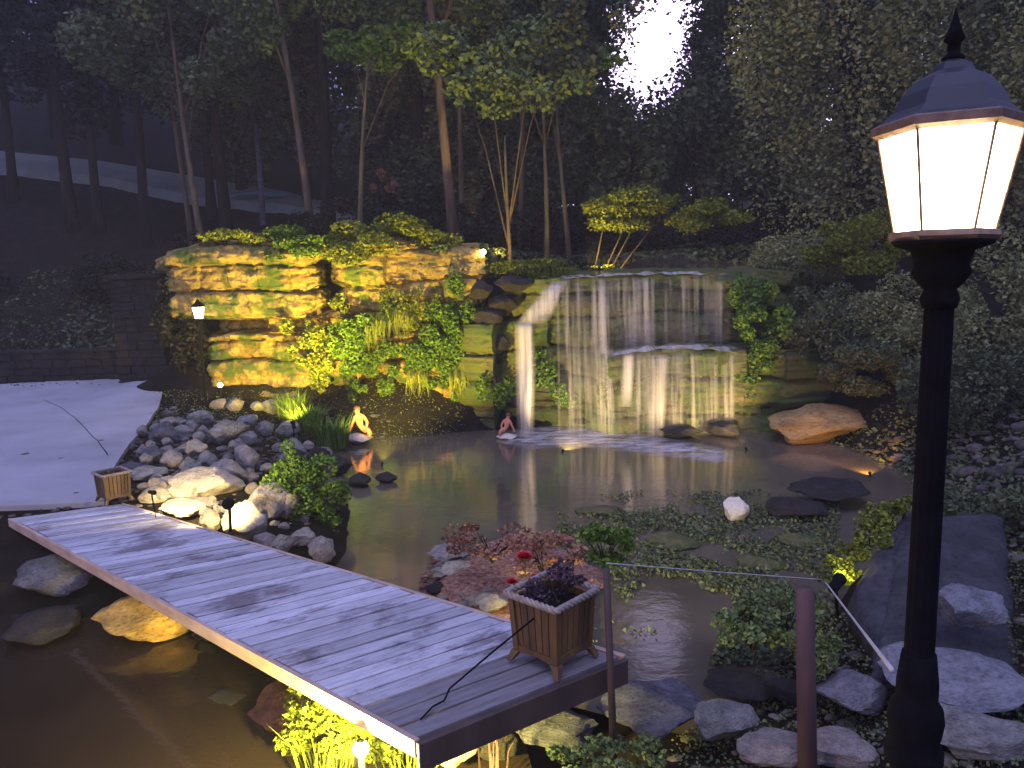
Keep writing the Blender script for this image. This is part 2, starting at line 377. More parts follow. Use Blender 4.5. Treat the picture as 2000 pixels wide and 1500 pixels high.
# pond water
def poly_sheet(name, pts, z, mat, kind='structure'):
    me = mesh(name, [(x, y, z) for x, y in pts], [tuple(range(len(pts)))]); o = link(name, me, mat); tag(o, kind=kind); return o
ma = pz(1000, 1350, 0); mb_ = pz(140, 1000, 0)       # line under the bridge
ow = [(-16, -8), (-6, -3), (-1.2, 2.4), (.2, 3.6), (ma.x, ma.y), (mb_.x, mb_.y), (-7.5, 8.4), (-16, 6)]
poly_sheet('outflow_water', ow, -.004, M['shadewater'])
pw = [(ma.x, ma.y), (1.9, 4.5), (3.3, 5.6), (5.5, 8), (8, 10.5), (8, 13), (6.5, 16.2), (-1, 16.6), (-3.2, 15.6), (-4, 13.5), (-4.8, 11.5), (mb_.x, mb_.y)]
poly_sheet('pond_water', pw, 0.0, M['water'])

# patio sheet: follows the ground, 3 cm proud
def strip_sheet(name, ptsA, ptsB, mat, n=24, m=10, th=.12, lift=None, kind='structure'):
    V = []; Fc = []
    def lerp(pts, t):
        s = t * (len(pts) - 1); i = min(int(s), len(pts) - 2); f = s - i
        return Vector(pts[i]).lerp(Vector(pts[i + 1]), f)
    for i in range(n + 1):
        a = lerp(ptsA, i / n); b = lerp(ptsB, i / n)
        for j in range(m + 1):
            p = a.lerp(b, j / m)
            if lift is not None: p.z = min(gz(p.x, p.y), .48 + max(0, p.y - 9) * .037) + lift
            V.append(p)
    k = len(V); V += [v - Vector((0, 0, th)) for v in V[:k]]
    q = m + 1
    for i in range(n):
        for j in range(m):
            Fc.append((i * q + j, (i + 1) * q + j, (i + 1) * q + j + 1, i * q + j + 1))
    for i in range(n):
        for j in (0, m):
            a, b = i * q + j, (i + 1) * q + j
            Fc.append((a, b, b + k, a + k) if j else (b, a, a + k, b + k))
    for i in (0, n):
        for j in range(m):
            a, b = i * q + j, i * q + j + 1
            Fc.append((a, b, b + k, a + k) if i == 0 else (b, a, a + k, b + k))
    me = mesh(name, V, Fc, False); o = link(name, me, mat); tag(o, kind=kind)
    # consistent normals
    import bmesh
    bm = bmesh.new(); bm.from_mesh(me); bmesh.ops.recalc_face_normals(bm, faces=bm.faces); bm.to_mesh(me); bm.free()
    return o
edge = [pz(x, y, .47 + .02 * i) for i, (x, y) in enumerate([(205, 985), (225, 925), (255, 880), (300, 825), (320, 790), (322, 765), (318, 750)])]
e0 = [(v.x, v.y, 0) for v in edge]
far = [(-30, v[1] + (-1.5 if i == 0 else 0), 0) for i, v in enumerate(e0)]
pt = strip_sheet('patio', e0, far, M['patio'], 30, 40, .25, .07)

# ------------------------------------------------------------------ rocks
import bmesh
def rock_mesh(seed, flat=.75, ang=9, sub=4, rough=.16):
    r = random.Random(seed); bm = bmesh.new(); bmesh.ops.create_icosphere(bm, subdivisions=sub, radius=1)
    planes = []
    for _ in range(ang + 6):
        n = Vector((r.uniform(-1, 1), r.uniform(-1, 1), r.uniform(-.8, 1))).normalized(); planes.append((n, r.uniform(.52, .84)))
    off = Vector((r.uniform(0, 50), r.uniform(0, 50), r.uniform(0, 50)))
    for v in bm.verts:
        p = v.co.copy()
        for n, d in planes:
            k = p.dot(n)
            if k > d: p -= n * (k - d) * .92
        p *= 1 + rough * mn.fractal(p * 1.6 + off, 1, 2, 4) + rough * .35 * mn.fractal(p * 5.5 + off, .8, 2, 4)
        p.z *= flat
        v.co = p
    me = bpy.data.meshes.new('boulder'); bm.to_mesh(me); bm.free()
    for pl in me.polygons: pl.use_smooth = True
    me.set_sharp_from_angle(angle=R(34))
    return me
RK = [rock_mesh(i, rough=.14) for i in range(9)]
def boulder(px_, py_, z, wpx, hpx, mat, label, group=None, seed=0, name='boulder', deep=1.0, cat='boulder', rz=None, sc=1.0):
    """px_,py_: centre of the rock's base front in photo pixels; z height of the ground there"""
    p = pz(px_, py_, z); d = (p - Vector((0, 0, CH))).length
    w = wpx / F * d / 2 * 1.06; h = hpx / F * d / 2 * 1.15 * sc * .85; w *= .92
    me = RK[seed % 9].copy(); me.materials.clear(); me.materials.append(mat)
    o = bpy.data.objects.new(name, me); COL.objects.link(o)
    o.location = (p.x, p.y + w * .5, z + h * .7); o.scale = (w, w * .9 * deep, h / .75)
    o.rotation_euler = (0, 0, rz if rz is not None else rnd.uniform(-.5, .5))
    tag(o, label, cat, group); return o
GB = 'grey boulders heaped between patio and pond'
heap = [
 (425, 800, .47, 40, 26, 'pink', 'small pinkish boulder at the far tip of the heap, just under the cliff foot light', None),
 (457, 803, .45, 44, 30, 'pink', 'small pale boulder at the far end of the heap, right beside another under the cliff', None),
 (530, 812, .33, 50, 36, 'grey', 'grey boulder at far right of the heap beside the grass clump', None),
 (318, 870, .55, 62, 50, 'bluegrey', 'bluish boulder leaning at the patio edge, tallest on that side of the heap', None),
 (350, 856, .55, 52, 30, 'grey', 'flat-topped grey boulder behind the bluish one at the patio edge', None),
 (296, 905, .52, 56, 34, 'bluegrey', 'narrow blue grey boulder tilted against the patio edge', None),
 (330, 915, .50, 60, 40, 'pink', 'rounded pale pink boulder low in the patio side of the heap', None),
 (375, 895, .50, 48, 40, 'tan', 'small rounded tan boulder in the middle of the heap', None),
 (438, 868, .48, 90, 60, 'grey', 'largest grey boulder in the middle of the heap with a mossy patch', None),
 (480, 870, .44, 46, 34, 'grey', 'small grey boulder right of the mossy grey one', None),
 (520, 850, .40, 36, 34, 'grey', 'egg-shaped pale boulder standing at the back right of the heap', None),
 (478, 915, .40, 70, 50, 'pink', 'square-sided pink grey boulder just above the ivy clump', None),
 (440, 948, .42, 80, 54, 'pink', 'humped pinkish boulder with a flat lower face behind the yellow-lit slabs', None),
 (250, 925, .52, 60, 22, 'bluegrey', 'low flat bluish slab behind the small planter', None),
 (280, 940, .5, 80, 26, 'grey', 'long flat grey stone between small planter and lit slabs', None),
 (400, 915, .46, 50, 40, 'grey', 'grey boulder wedged in the middle of the heap', GB),
 (365, 925, .48, 44, 30, 'grey', 'grey boulder wedged in the middle of the heap', GB),
 (480, 835, .48, 48, 30, 'grey', 'dim grey boulder at the back of the heap', 'dim grey boulders at the back of the heap'),
 (560, 850, .32, 50, 36, 'grey', 'dim grey boulder at the back of the heap', 'dim grey boulders at the back of the heap'),
 (500, 802, .5, 36, 22, 'grey', 'dim grey boulder at the back of the heap', 'dim grey boulders at the back of the heap'),
 (390, 830, .55, 56, 30, 'grey', 'dim grey boulder at the back of the heap', 'dim grey boulders at the back of the heap'),
 (570, 890, .26, 60, 36, 'grey', 'dim grey boulder behind the leafy ivy clump', 'dim boulders behind the ivy clump'),
 (620, 905, .14, 50, 40, 'dkrock', 'dark upright boulder by the water with an orange-lit edge', None),
 (660, 925, .05, 60, 40, 'dkrock', 'dark boulder at the waterline below the white stone figurine', None),
 (700, 950, .02, 60, 30, 'dkrock', 'dark wet stone in the shallows', 'dark wet stones in the shallows'),
 (750, 945, 0, 50, 24, 'dkrock', 'dark wet stone in the shallows', 'dark wet stones in the shallows'),
 (560, 1010, .3, 46, 60, 'tan', 'upright tan boulder between ivy clump and bridge', None),
 (515, 1010, .34, 90, 80, 'pink', 'big pinkish tan boulder right of the black spotlight', None),
 (300, 985, .42, 90, 36, 'tan', 'tan slab right of the small planter', None),
 (330, 960, .45, 70, 30, 'tan', 'tan boulder behind the lit slabs', None),
 (395, 978, .42, 150, 62, 'tan', 'big flat-faced slab catching the yellow spotlight', None),
 (430, 950, .40, 90, 46, 'tan', 'wedge-shaped slab with its point to the right in the yellow light', None),
 (360, 1010, .38, 120, 30, 'tan', 'low lit slab along the bridge edge', None),
 (405, 1038, .34, 56, 50, 'tan', 'knobbly yellow-lit stone touching the bridge edge left of spotlight', None),
 (465, 1060, .32, 100, 84, 'tan', 'tall brightly lit boulder on the bridge edge in front of the spotlight', None),
 (550, 1085, .24, 56, 50, 'tan', 'small bright tan stone beside the bridge edge', None),
 (585, 1065, .2, 60, 34, 'tan', 'flat tan stone near the pond corner of the heap', None),
 (625, 1098, .12, 70, 60, 'tan', 'rounded tan boulder at the pond corner beside the bridge', None),
 (520, 1080, .25, 70, 40, 'pink', 'pinkish stone against the bridge edge', None),
]
for i, (x, y, z, a, b, m, lab, grp) in enumerate(heap):
    boulder(x, y, z, a, b, M[m], lab, grp, i)
# filler stones low under the heap
for i in range(120):
    x = rnd.uniform(270, 640); y = rnd.uniform(830, 1060)
    if y > 985 + (x - 250) * .3 - 12: continue
    p = pz(x, y, .4); z = max(gz(p.x, p.y), 0) + .02
    boulder(x, y, z, rnd.uniform(18, 40), rnd.uniform(14, 28), M[rnd.choice(['grey', 'pink', 'pink', 'tan'])], 'small stone filling a gap in the boulder heap', 'small filler stones in the boulder heap', i * 2 + 1, name='stone', cat='stone')

# lone pale block in the pond, right
boulder(1445, 1022, 0.0, 62, 56, M['white'], 'pale squarish boulder alone in the pond on the right', None, 3, rz=.2)
boulder(1450, 1036, -.08, 66, 26, M['dkrock'], 'dark wet stone under the pale squarish boulder in the pond', None, 5)
# orange-lit mound on the right shore
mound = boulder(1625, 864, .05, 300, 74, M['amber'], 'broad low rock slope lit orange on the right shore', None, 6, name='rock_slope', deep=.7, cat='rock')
boulder(1500, 800, .3, 120, 30, M['wet'], 'flat wet boulder between waterfall and orange-lit slope', None, 7)
# stones bottom right
low = [
 (1080, 1462, .2, 190, 70, 'bluegrey', 'flat blue grey slab just right of the bridge end', .9),
 (1290, 1430, .2, 240, 50, 'bluegrey', 'wide flat grey slab right of the thin dark post', 1.0),
 (1420, 1445, .25, 150, 80, 'grey', 'grey boulder at bottom between the two posts', .8),
 (1450, 1370, .12, 150, 40, 'dkrock', 'dark wet slab at the near pond edge', 1),
 (1520, 1500, .3, 150, 50, 'pink', 'pale pink stone at the bottom edge left of the reddish post', .8),
 (1640, 1500, .32, 160, 60, 'pink', 'pale pink stone at the bottom edge right of the reddish post', .8),
 (1680, 1400, .35, 160, 90, 'flag', 'ridged light blue boulder left of the lamp base', .8),
 (1560, 1380, .2, 110, 50, 'dkrock', 'dark stone left of the ridged light blue boulder', .8),
 (1930, 1400, .5, 300, 90, 'flag', 'large smooth blue slab right of the lamp base', .9),
 (1950, 1490, .5, 200, 70, 'grey', 'grey slab in the bottom right corner', .9),
 (1930, 1230, .75, 170, 90, 'flag', 'slanting blue grey ledge high on the right edge', .8),
 (1560, 1010, .05, 140, 40, 'dkrock', 'low brown rock at the right waterline', 1),
 (1640, 985, .1, 170, 50, 'dkrock', 'long brown rock at the right waterline above the lit plants', 1),
 (880, 1500, .1, 130, 60, 'tan', 'tan stone under the near corner of the bridge', .8),
 (970, 1485, .1, 90, 70, 'dkrock', 'dark stone in the shade of the bridge end', .8),
]
for i, (x, y, z, a, b, m, lab, dp) in enumerate(low):
    boulder(x, y, z, a, b, M[m], lab, None, i + 4, deep=dp, sc=.8)
# left below the bridge
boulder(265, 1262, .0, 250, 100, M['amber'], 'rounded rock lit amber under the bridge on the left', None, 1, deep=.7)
boulder(70, 1170, .05, 220, 70, M['bluegrey'], 'big bluish boulder under the far left bridge corner', None, 6, deep=.7)
boulder(60, 1255, .0, 160, 46, M['dkrock'], 'dark low boulder at the left edge by the outflow', None, 6)
boulder(420, 1262, -.02, 120, 40, M['dkrock'], 'dark stone in the outflow right of the amber rock', None, 7)

boulder(570, 1440, -.08, 230, 70, M['rust'], 'added rust-brown rock imitating warm light in the outflow beside the glowing plant', None, 4, deep=1.2)  # reddish light on the stream bed is put into this added rock's colour
boulder(440, 1400, -.12, 120, 36, M['dkrock'], 'dark rock awash in the outflow left of the rust-brown one', None, 2, deep=1.2)
# ------------------------------------------------------------------ cliffs
def cliff(name, path, z0, z1, mat, seed, label, cat, nu=150, nv=60, bulge=.12, step=.16, rnds=.25, zt=None, back=None, shelf=None, thick=True):
    """path: plan polyline left to right seen from the pond; rows of strata pushed in and out; the top closes back onto the terrace"""
    P = [Vector(p) for p in path]; L = [0]
    for a, b in zip(P, P[1:]): L.append(L[-1] + (b - a).length)
    def at(s):
        for i in range(len(P) - 1):
            if s <= L[i + 1] + 1e-6:
                t = (s - L[i]) / (L[i + 1] - L[i]); d = (P[i + 1] - P[i]).normalized(); return P[i].lerp(P[i + 1], t), d
    sd = Vector((seed * 7.3, seed * 3.1, seed * 1.7))
    r = random.Random(seed)
    # strata list
    zs = [z0]
    while zs[-1] < z1: zs.append(zs[-1] + (r.uniform(.38, .75) if (r.random() < .8 and thick) else r.uniform(.10, .26)))
    offs = [r.uniform(-1, 1) for _ in zs]
    V = []; Fc = []
    for j in range(nv + 1):
        for i in range(nu + 1):
            s = L[-1] * i / nu; p, d = at(s); n = Vector((d.y, -d.x))   # towards the pond
            top = z1 if zt is None else zt(i / nu)
            z = z0 + (top - z0) * j / nv
            zz = z + (.24 if thick else .1) * mn.noise(Vector((p.x * .55, p.y * .55, seed))) + .07 * mn.noise(Vector((math.floor(p.x * 1.1 + seed * .37) * 5.3, 2, seed))) + .03 * mn.noise(Vector((p.x * 4, p.y * 4, seed)))
            k = max(i_ for i_, q in enumerate(zs) if q <= max(zz, z0)) if zz >= z0 else 0
            fr = (zz - zs[k]) / ((zs[k + 1] if k + 1 < len(zs) else z1 + .2) - zs[k])
            layer = offs[k] + .7 * mn.noise(Vector((p.x * .9 + k * 9.1, seed, k)))
            jnt = -.5 if fr < .12 else 0
            # blocks: vertical joints inside each layer
            cell = mn.noise(Vector((math.floor(p.x * 1.4 + k * 1.7 + mn.noise(Vector((k, seed, 0)))) * 3.7, k * 5.1, seed)))
            dd = step * (layer * .6 + cell * 1.3 + jnt) + bulge * mn.fractal(Vector((p.x, p.y, z)) * 1.3 + sd, 1, 2, 5) + .03 * mn.fractal(Vector((p.x, p.y, z * 2)) * 7 + sd, 1, 2, 3)
            v = j / nv
            if thick: dd += .10 * (max(0, 1 - abs(2 * fr - 1) ** 5) - .5) + .05 * mn.fractal(Vector((p.x * 2.2, p.y, z * 9)), 1, 2, 3)
            dd -= rnds * max(0, (v - .82) / .18) ** 2
            if shelf: dd += shelf(i / nu, z)
            V.append((p.x + n.x * dd, p.y + n.y * dd, z))
    q = nu + 1
    for j in range(nv):
        for i in range(nu):
            Fc.append((j * q + i, j * q + i + 1, (j + 1) * q + i + 1, (j + 1) * q + i))
    # roof of the block
    bk = back if back is not None else 2.2
    rows = 7; base = len(V)
    for m_ in range(1, rows + 1):
        for i in range(nu + 1):
            x, y, z = V[nv * q + i]; t = m_ / rows
            V.append((x, y + bk * t, z + .10 * math.sin(t * 2.5) + .05 * mn.fractal(Vector((x, y + t * bk, 0)) * 2 + sd, 1, 2, 4) - .5 * max(0, t - .75)))
    for m_ in range(rows):
        for i in range(nu):
            a = (nv * q + i) if m_ == 0 else (base + (m_ - 1) * q + i); b = base + m_ * q + i
            Fc.append((a, a + 1, b + 1, b))
    me = mesh(name, V, Fc, True); o = link(name, me, mat)
    try: me.set_sharp_from_angle(angle=R(38))
    except Exception: pass
    tag(o, label, cat); return o
def P2(x, Y):
    p = py(x, 600, Y); return (p.x, p.y)
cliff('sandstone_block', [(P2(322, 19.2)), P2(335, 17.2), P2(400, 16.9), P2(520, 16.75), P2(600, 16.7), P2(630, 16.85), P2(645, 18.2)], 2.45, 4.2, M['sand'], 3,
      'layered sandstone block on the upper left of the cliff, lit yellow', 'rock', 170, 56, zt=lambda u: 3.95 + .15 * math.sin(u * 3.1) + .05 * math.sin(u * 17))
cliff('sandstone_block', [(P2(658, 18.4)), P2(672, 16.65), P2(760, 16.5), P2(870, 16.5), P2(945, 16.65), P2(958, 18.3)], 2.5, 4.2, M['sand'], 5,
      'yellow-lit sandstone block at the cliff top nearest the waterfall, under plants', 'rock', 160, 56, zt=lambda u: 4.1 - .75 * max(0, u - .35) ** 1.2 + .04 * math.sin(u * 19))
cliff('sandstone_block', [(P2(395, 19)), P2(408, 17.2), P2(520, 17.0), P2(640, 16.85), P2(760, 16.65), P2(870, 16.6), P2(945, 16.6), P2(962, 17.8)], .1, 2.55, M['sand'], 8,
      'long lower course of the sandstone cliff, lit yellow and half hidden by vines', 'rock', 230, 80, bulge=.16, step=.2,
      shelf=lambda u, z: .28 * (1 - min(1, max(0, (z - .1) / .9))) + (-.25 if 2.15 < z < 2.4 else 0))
# waterfall face
def shz(u): return 1.58 + .13 * math.sin(max(0, u - .4) / .6 * math.pi) + .05 * mn.noise(Vector((u * 13, 1, 0)))
def fshelf(u, z):
    a = 0
    if u > .40: a += (.85 * min(1, (u - .40) / .06)) * (1 if z < shz(u) else 0)
    elif .10 < u < .2: a += .55 if z < 2.25 else 0
    a += .10 * (1 - z / 3.2)
    if 2.86 < z: a += .16
    return a
cliff('rock_wall', [(P2(925, 18)), P2(950, 16.6), P2(1030, 16.4), P2(1100, 16.2), P2(1200, 16.1), P2(1320, 16.1), P2(1440, 16.0), P2(1530, 15.8), P2(1580, 16.6)], -.3, 3.1, M['wet'], 11,
      'dark wet tiered rock face behind the waterfall', 'rock', 230, 100, bulge=.14, step=.14, rnds=.05, back=3.4, shelf=fshelf,
      zt=lambda u: 2.45 + .68 * min(1, max(0, (u - .16) / .10)) + .09 * math.sin(max(0, (u - .25)) * 4.4) + .03 * mn.noise(Vector((u * 14, 0, 0))))
# tumbled dark rocks at the left of the falls
for i, (x, y, z, a, b) in enumerate(((955, 640, 2.0, 70, 44), (975, 690, 1.5, 60, 40), (950, 720, 1.2, 70, 50), (985, 610, 2.4, 70, 36), (950, 770, .6, 90, 50), (1010, 800, .2, 70, 36), (940, 585, 2.7, 60, 40), (1000, 575, 2.75, 90, 40))):
    p = py(x, y, 16.1); d = 16.1
    o = boulder(x, y, p.z, a, b, M['dkrock'], 'dark stacked rock between sandstone cliff and left water chute', 'dark stacked rocks left of the waterfall', i, deep=1)
    o.location = (p.x, 16.25, p.z + b / F * d / 2)
# low wet ledge stones at the foot of the cliff
for i, (x, y, a, b, m) in enumerate(((560, 800, 90, 24, 'wet'), (650, 812, 90, 26, 'sandmoss'), (740, 822, 110, 26, 'sandmoss'), (830, 828, 120, 22, 'wet'), (905, 832, 90, 20, 'wet'), (900, 818, 80, 16, 'tan'), (1240, 838, 90, 20, 'dkrock'), (1330, 850, 110, 20, 'dkrock'), (1420, 850, 90, 26, 'dkrock'), (1160, 830, 90, 18, 'dkrock'))):
    boulder(x, y, .05, a, b, M[m], 'low wet stone along the foot of the cliff', 'low wet stones along the cliff foot', i + 3, name='stone', cat='stone')

for i, (x, y, a, b, m, lab) in enumerate(((500, 790, 150, 40, 'sand', 'low sandstone ledge at the cliff foot behind the grass tufts'), (650, 800, 170, 44, 'sandmoss', 'mossy ledge at the cliff foot behind the white stone figurine'),
        (790, 808, 190, 40, 'sandmoss', 'long mossy ledge at the waterline under the vines'), (905, 815, 120, 34, 'sand', 'sandstone ledge at the waterline between vines and left water chute'))):
    boulder(x, y, .06, a, b, M[m], lab, None, i + 2, name='rock_ledge', cat='rock', rz=0)

# ------------------------------------------------------------------ falling water
wf = empty('waterfall', (2.3, 15.9, 0)); tag(wf, 'thin white veils of water falling in tiers into the pond', 'waterfall')
def sheet(name, top, bot, Yt, Yb, mat, nseg=24, cols=10, jig=.03, arc=.0):
    """top/bot: list of (px, z); ribbons of water pouring from Yt out to Yb"""
    V = []; Fc = []
    for j in range(nseg + 1):
        t = j / nseg
        for i in range(cols + 1):
            s = i / cols
            xt = top[0] + (top[1] - top[0]) * s; xb = bot[0] + (bot[1] - bot[0]) * s
            zt = top[2]; zb = bot[2]
            x = xt + (xb - xt) * t; z = zt + (zb - zt) * t ** 1.0
            Y = Yt + (Yb - Yt) * math.sqrt(t)
            xw = P2(x, Y)[0]
            V.append((xw + jig * mn.noise(Vector((xw * 3, z * 1.2, 1))), Y + jig * 1.5 * mn.noise(Vector((xw * 4, z * .8, 5))), z))
    q = cols + 1
    for j in range(nseg):
        for i in range(cols): Fc.append((j * q + i, (j + 1) * q + i, (j + 1) * q + i + 1, j * q + i + 1))
    me = mesh(name, [Vector(v) - wf.location for v in V], Fc, True)
    at = me.attributes.new('fade', 'FLOAT', 'POINT'); e_ = 1.5 if cols > 20 else .32 * cols
    at.data.foreach_set('value', [min(1, i / e_, (cols - i) / e_) * min(1, (1.15 - j / nseg) * 2.2, .3 + j / 3) for j in range(nseg + 1) for i in range(cols + 1)])
    o = link(name, me, mat, wf); return o
sheet('veil', (1095, 1430, 3.14), (1095, 1420, 1.62), 15.78, 15.62, M['veil'], 30, 60)
sheet('veil', (1180, 1300, 3.12), (1175, 1300, 1.62), 15.68, 15.4, M['veil'], 30, 30)
sheet('veil', (1085, 1200, 3.0), (1085, 1190, .02), 15.72, 15.35, M['veil'], 30, 24)
sheet('cascade', (1160, 1215, 1.8), (1155, 1225, 0), 15.3, 14.95, M['veil'], 30, 10)
sheet('cascade', (1165, 1185, 3.1), (1160, 1190, 0), 15.6, 15.0, M['veil'], 30, 10)
sheet('cascade', (1215, 1240, 1.64), (1205, 1235, .6), 15.05, 14.85, M['chute'], 30, 8)
sheet('cascade', (1275, 1310, 1.60), (1262, 1300, 0), 15.05, 14.75, M['chute'], 30, 8)
sheet('veil', (1240, 1440, 1.62), (1240, 1440, 0), 15.02, 14.85, M['veil'], 30, 40)
sheet('mist', (1090, 1435, 3.14), (1085, 1425, .0), 15.62, 14.9, M['mist'], 30, 50)
sheet('mist', (1180, 1445, 1.7), (1180, 1440, .0), 15.0, 14.7, M['mist'], 24, 40)
sheet('chute', (1075, 1110, 3.1), (1040, 1075, 2.3), 15.75, 15.5, M['chute'], 16, 8)
sheet('chute', (1060, 1100, 3.0), (1015, 1062, 2.25), 15.7, 15.4, M['chute'], 16, 8)
sheet('chute', (1045, 1090, 2.75), (1004, 1050, 2.28), 15.6, 15.4, M['chute'], 16, 8)
sheet('cascade', (1002, 1046, 2.3), (1002, 1040, 0), 15.4, 15.0, M['chute'], 40, 10)
sheet('cascade', (1026, 1042, 2.3), (1016, 1030, 0), 15.36, 14.9, M['chute'], 40, 5)
# lip: water rolling over the top and the middle shelf
def lip(x0, x1, Y0, Y1, z, mat, n=50, wave=.06, arch=.0):
    V = []; Fc = []
    for i in range(n + 1):
        x = x0 + (x1 - x0) * i / n
        for j in range(5):
            Y = Y0 + (Y1 - Y0) * j / 4
            V.append(Vector((P2(x, Y)[0], Y + .06 * mn.noise(Vector((x * .03, 0, 0))), z + arch * math.sin(i / n * math.pi) + wave * mn.noise(Vector((x * .04, j * .6, 2))) - (.04 if j == 0 else 0))) - wf.location)
    for i in range(n):
        for j in range(4): Fc.append((i * 5 + j, (i + 1) * 5 + j, (i + 1) * 5 + j + 1, i * 5 + j + 1))
    me = mesh('lip', V, Fc, True); at = me.attributes.new('fade', 'FLOAT', 'POINT')
    at.data.foreach_set('value', [min(1, i / 3, (n - i) / 3) * (1, 1, .7, .35, 0)[j] for i in range(n + 1) for j in range(5)])
    return link('lip', me, mat, wf)
lip(1095, 1425, 15.75, 16.5, 3.19, M['chute'], arch=.04)
lip(1190, 1450, 14.95, 15.6, 1.64, M['chute'], arch=.12)
# stream above the falls
stv = [Vector((P2(x, Y)[0], Y, z)) for x, Y, z in ((1120, 15.9, 3.19), (1430, 15.9, 3.19), (1520, 19.5, 3.42), (1470, 23, 3.95), (1330, 23, 3.95), (1210, 19.5, 3.42))]
st = link('stream_water', mesh('stream_water', stv, [(0, 1, 2, 5), (5, 2, 3, 4)]), M['water']); tag(st, kind='structure')
# foam on the pond
def foam():
    V = []; Fc = []; fade = []
    pts = [(985, 862, 10), (1040, 858, 20), (1100, 852, 20), (1180, 858, 20), (1260, 872, 17), (1340, 884, 15), (1400, 892, 14), (1440, 900, 6)]
    n = 70; m_ = 10
    for i in range(n + 1):
        s = i / n * (len(pts) - 1); k = min(int(s), len(pts) - 2); f = s - k
        x = pts[k][0] * (1 - f) + pts[k + 1][0] * f; y = pts[k][1] * (1 - f) + pts[k + 1][1] * f; h = (pts[k][2] * (1 - f) + pts[k + 1][2] * f) * 1.25
        for j in range(m_ + 1):
            v = j / m_; p = pz(x, y + (v - .5) * 2 * h - 4, .006); V.append(p)
            fade.append((math.sin(v * math.pi) ** .8) * min(1, i / 8, (n - i) / 12))
    q = m_ + 1
    for i in range(n):
        for j in range(m_): Fc.append((i * q + j, i * q + j + 1, (i + 1) * q + j + 1, (i + 1) * q + j))
    me = mesh('foam', V, Fc, True); at = me.attributes.new('fade', 'FLOAT', 'POINT'); at.data.foreach_set('value', fade)
    o = link('foam', me, M['foam']); tag(o, 'white foam where the falls churn the pond', 'foam', kind='stuff')
foam()

# ------------------------------------------------------------------ foliage
def leaf_arrays(pos, size, rg, up=.3, elong=1.7, dirs=None, droop=0.0):
    n = len(pos)
    d = rg.normal(size=(n, 3)); d[:, 2] = d[:, 2] * .6 + up
    if dirs is not None: d = d * .45 + dirs
    d[:, 2] -= droop
    d /= np.linalg.norm(d, axis=1)[:, None] + 1e-9
    a = rg.normal(size=(n, 3)); s = np.cross(d, a); s /= np.linalg.norm(s, axis=1)[:, None] + 1e-9
    nn = np.cross(d, s)
    L = (size * rg.uniform(.6, 1.35, n))[:, None]; Wd = L / elong
    v0 = pos - d * L * .5; v2 = pos + d * L * .5; v1 = pos + s * Wd * .5 + nn * L * .12; v3 = pos - s * Wd * .5 + nn * L * .12
    return np.stack([v0, v1, v2, v3], 1).reshape(-1, 3)
def leaf_mesh(name, arr):
    n = len(arr) // 4; me = bpy.data.meshes.new(name)
    me.vertices.add(n * 4); me.vertices.foreach_set('co', arr.ravel())
    me.loops.add(n * 4); me.loops.foreach_set('vertex_index', np.arange(n * 4, dtype=np.int32))
    me.polygons.add(n); me.polygons.foreach_set('loop_start', np.arange(0, n * 4, 4, dtype=np.int32))
    me.update(calc_edges=True); return me
def blob(rg, n, c, r, shell=.5):
    d = rg.normal(size=(n, 3)); d /= np.linalg.norm(d, axis=1)[:, None]
    q = rg.uniform(0, 1, n) ** (1 / 3); q = shell + (1 - shell) * q
    return np.array(c) + d * q[:, None] * np.array(r) + rg.normal(size=(n, 3)) * .04 * np.array(r)
def blobs(rg, n, c, r, k, rb, shell=.3):
    out = []
    cc = blob(rg, k, c, r, .35)
    for q in cc: out.append(blob(rg, n // k, q, np.array(rb) * rg.uniform(.6, 1.3), shell))
    return np.concatenate(out)
SEED = [100]
def rgen():
    SEED[0] += 1; return np.random.default_rng(SEED[0])

def bush(name, c, r, n, size, mat, label, cat='shrub', group=None, k=14, rb=.38, stem=True, up=.3, elong=1.7, droop=0, gnd=True, kind=None):
    rg = rgen(); c = Vector(c); base = Vector((c.x, c.y, c.z - r[2]))
    root = empty(name, base); tag(root, label, cat, group, kind)
    pos = blobs(rg, n, (0, 0, r[2]), r, k, np.array(r) * rb)
    if gnd: pos = pos[pos[:, 2] > .01]
    link('foliage', leaf_mesh('foliage', leaf_arrays(pos, size, rg, up, elong, None, droop)), mat, root)
    if stem:
        mb = MB()
        for _ in range(6):
            t = Vector((rg.uniform(-.6, .6) * r[0], rg.uniform(-.6, .6) * r[1], r[2] * rg.uniform(.8, 1.5)))
            mb.tube([(0, 0, -.05), t * .5 + Vector((0, 0, .05 * r[2])), t], [max(.006, r[0] * .03), max(.005, r[0] * .02), .004], 5)
        mb.build('stem', M['bark'], root)
    return root
def tuft(name, c, rad, h, n, mat, label, cat='grass tuft', group=None, wd=.012, lean=.6):
    rg = rgen(); root = empty(name, c); tag(root, label, cat, group); V = []; Fc = []
    for _ in range(n):
        a = rg.uniform(0, 6.28); q = rad * math.sqrt(rg.uniform(0, 1)); b = Vector((q * math.cos(a), q * math.sin(a), -.03))
        a2 = a + rg.normal() * .7; L = h * rg.uniform(.5, 1.2); ln = lean * rg.uniform(.2, 1.2) * L
        d = Vector((math.cos(a2), math.sin(a2), 0)); s = Vector((-d.y, d.x, 0)) * wd * rg.uniform(.6, 1.4)
        p1 = b + d * ln * .3 + Vector((0, 0, L * .6)); p2 = b + d * ln + Vector((0, 0, L * rg.uniform(.75, 1)))
        k = len(V); V += [b - s, b + s, p1 + s * .8, p1 - s * .8, p2]; Fc += [(k, k + 1, k + 2, k + 3), (k + 3, k + 2, k + 4)]
    link('blades', mesh('blades', V, Fc), mat, root); return root

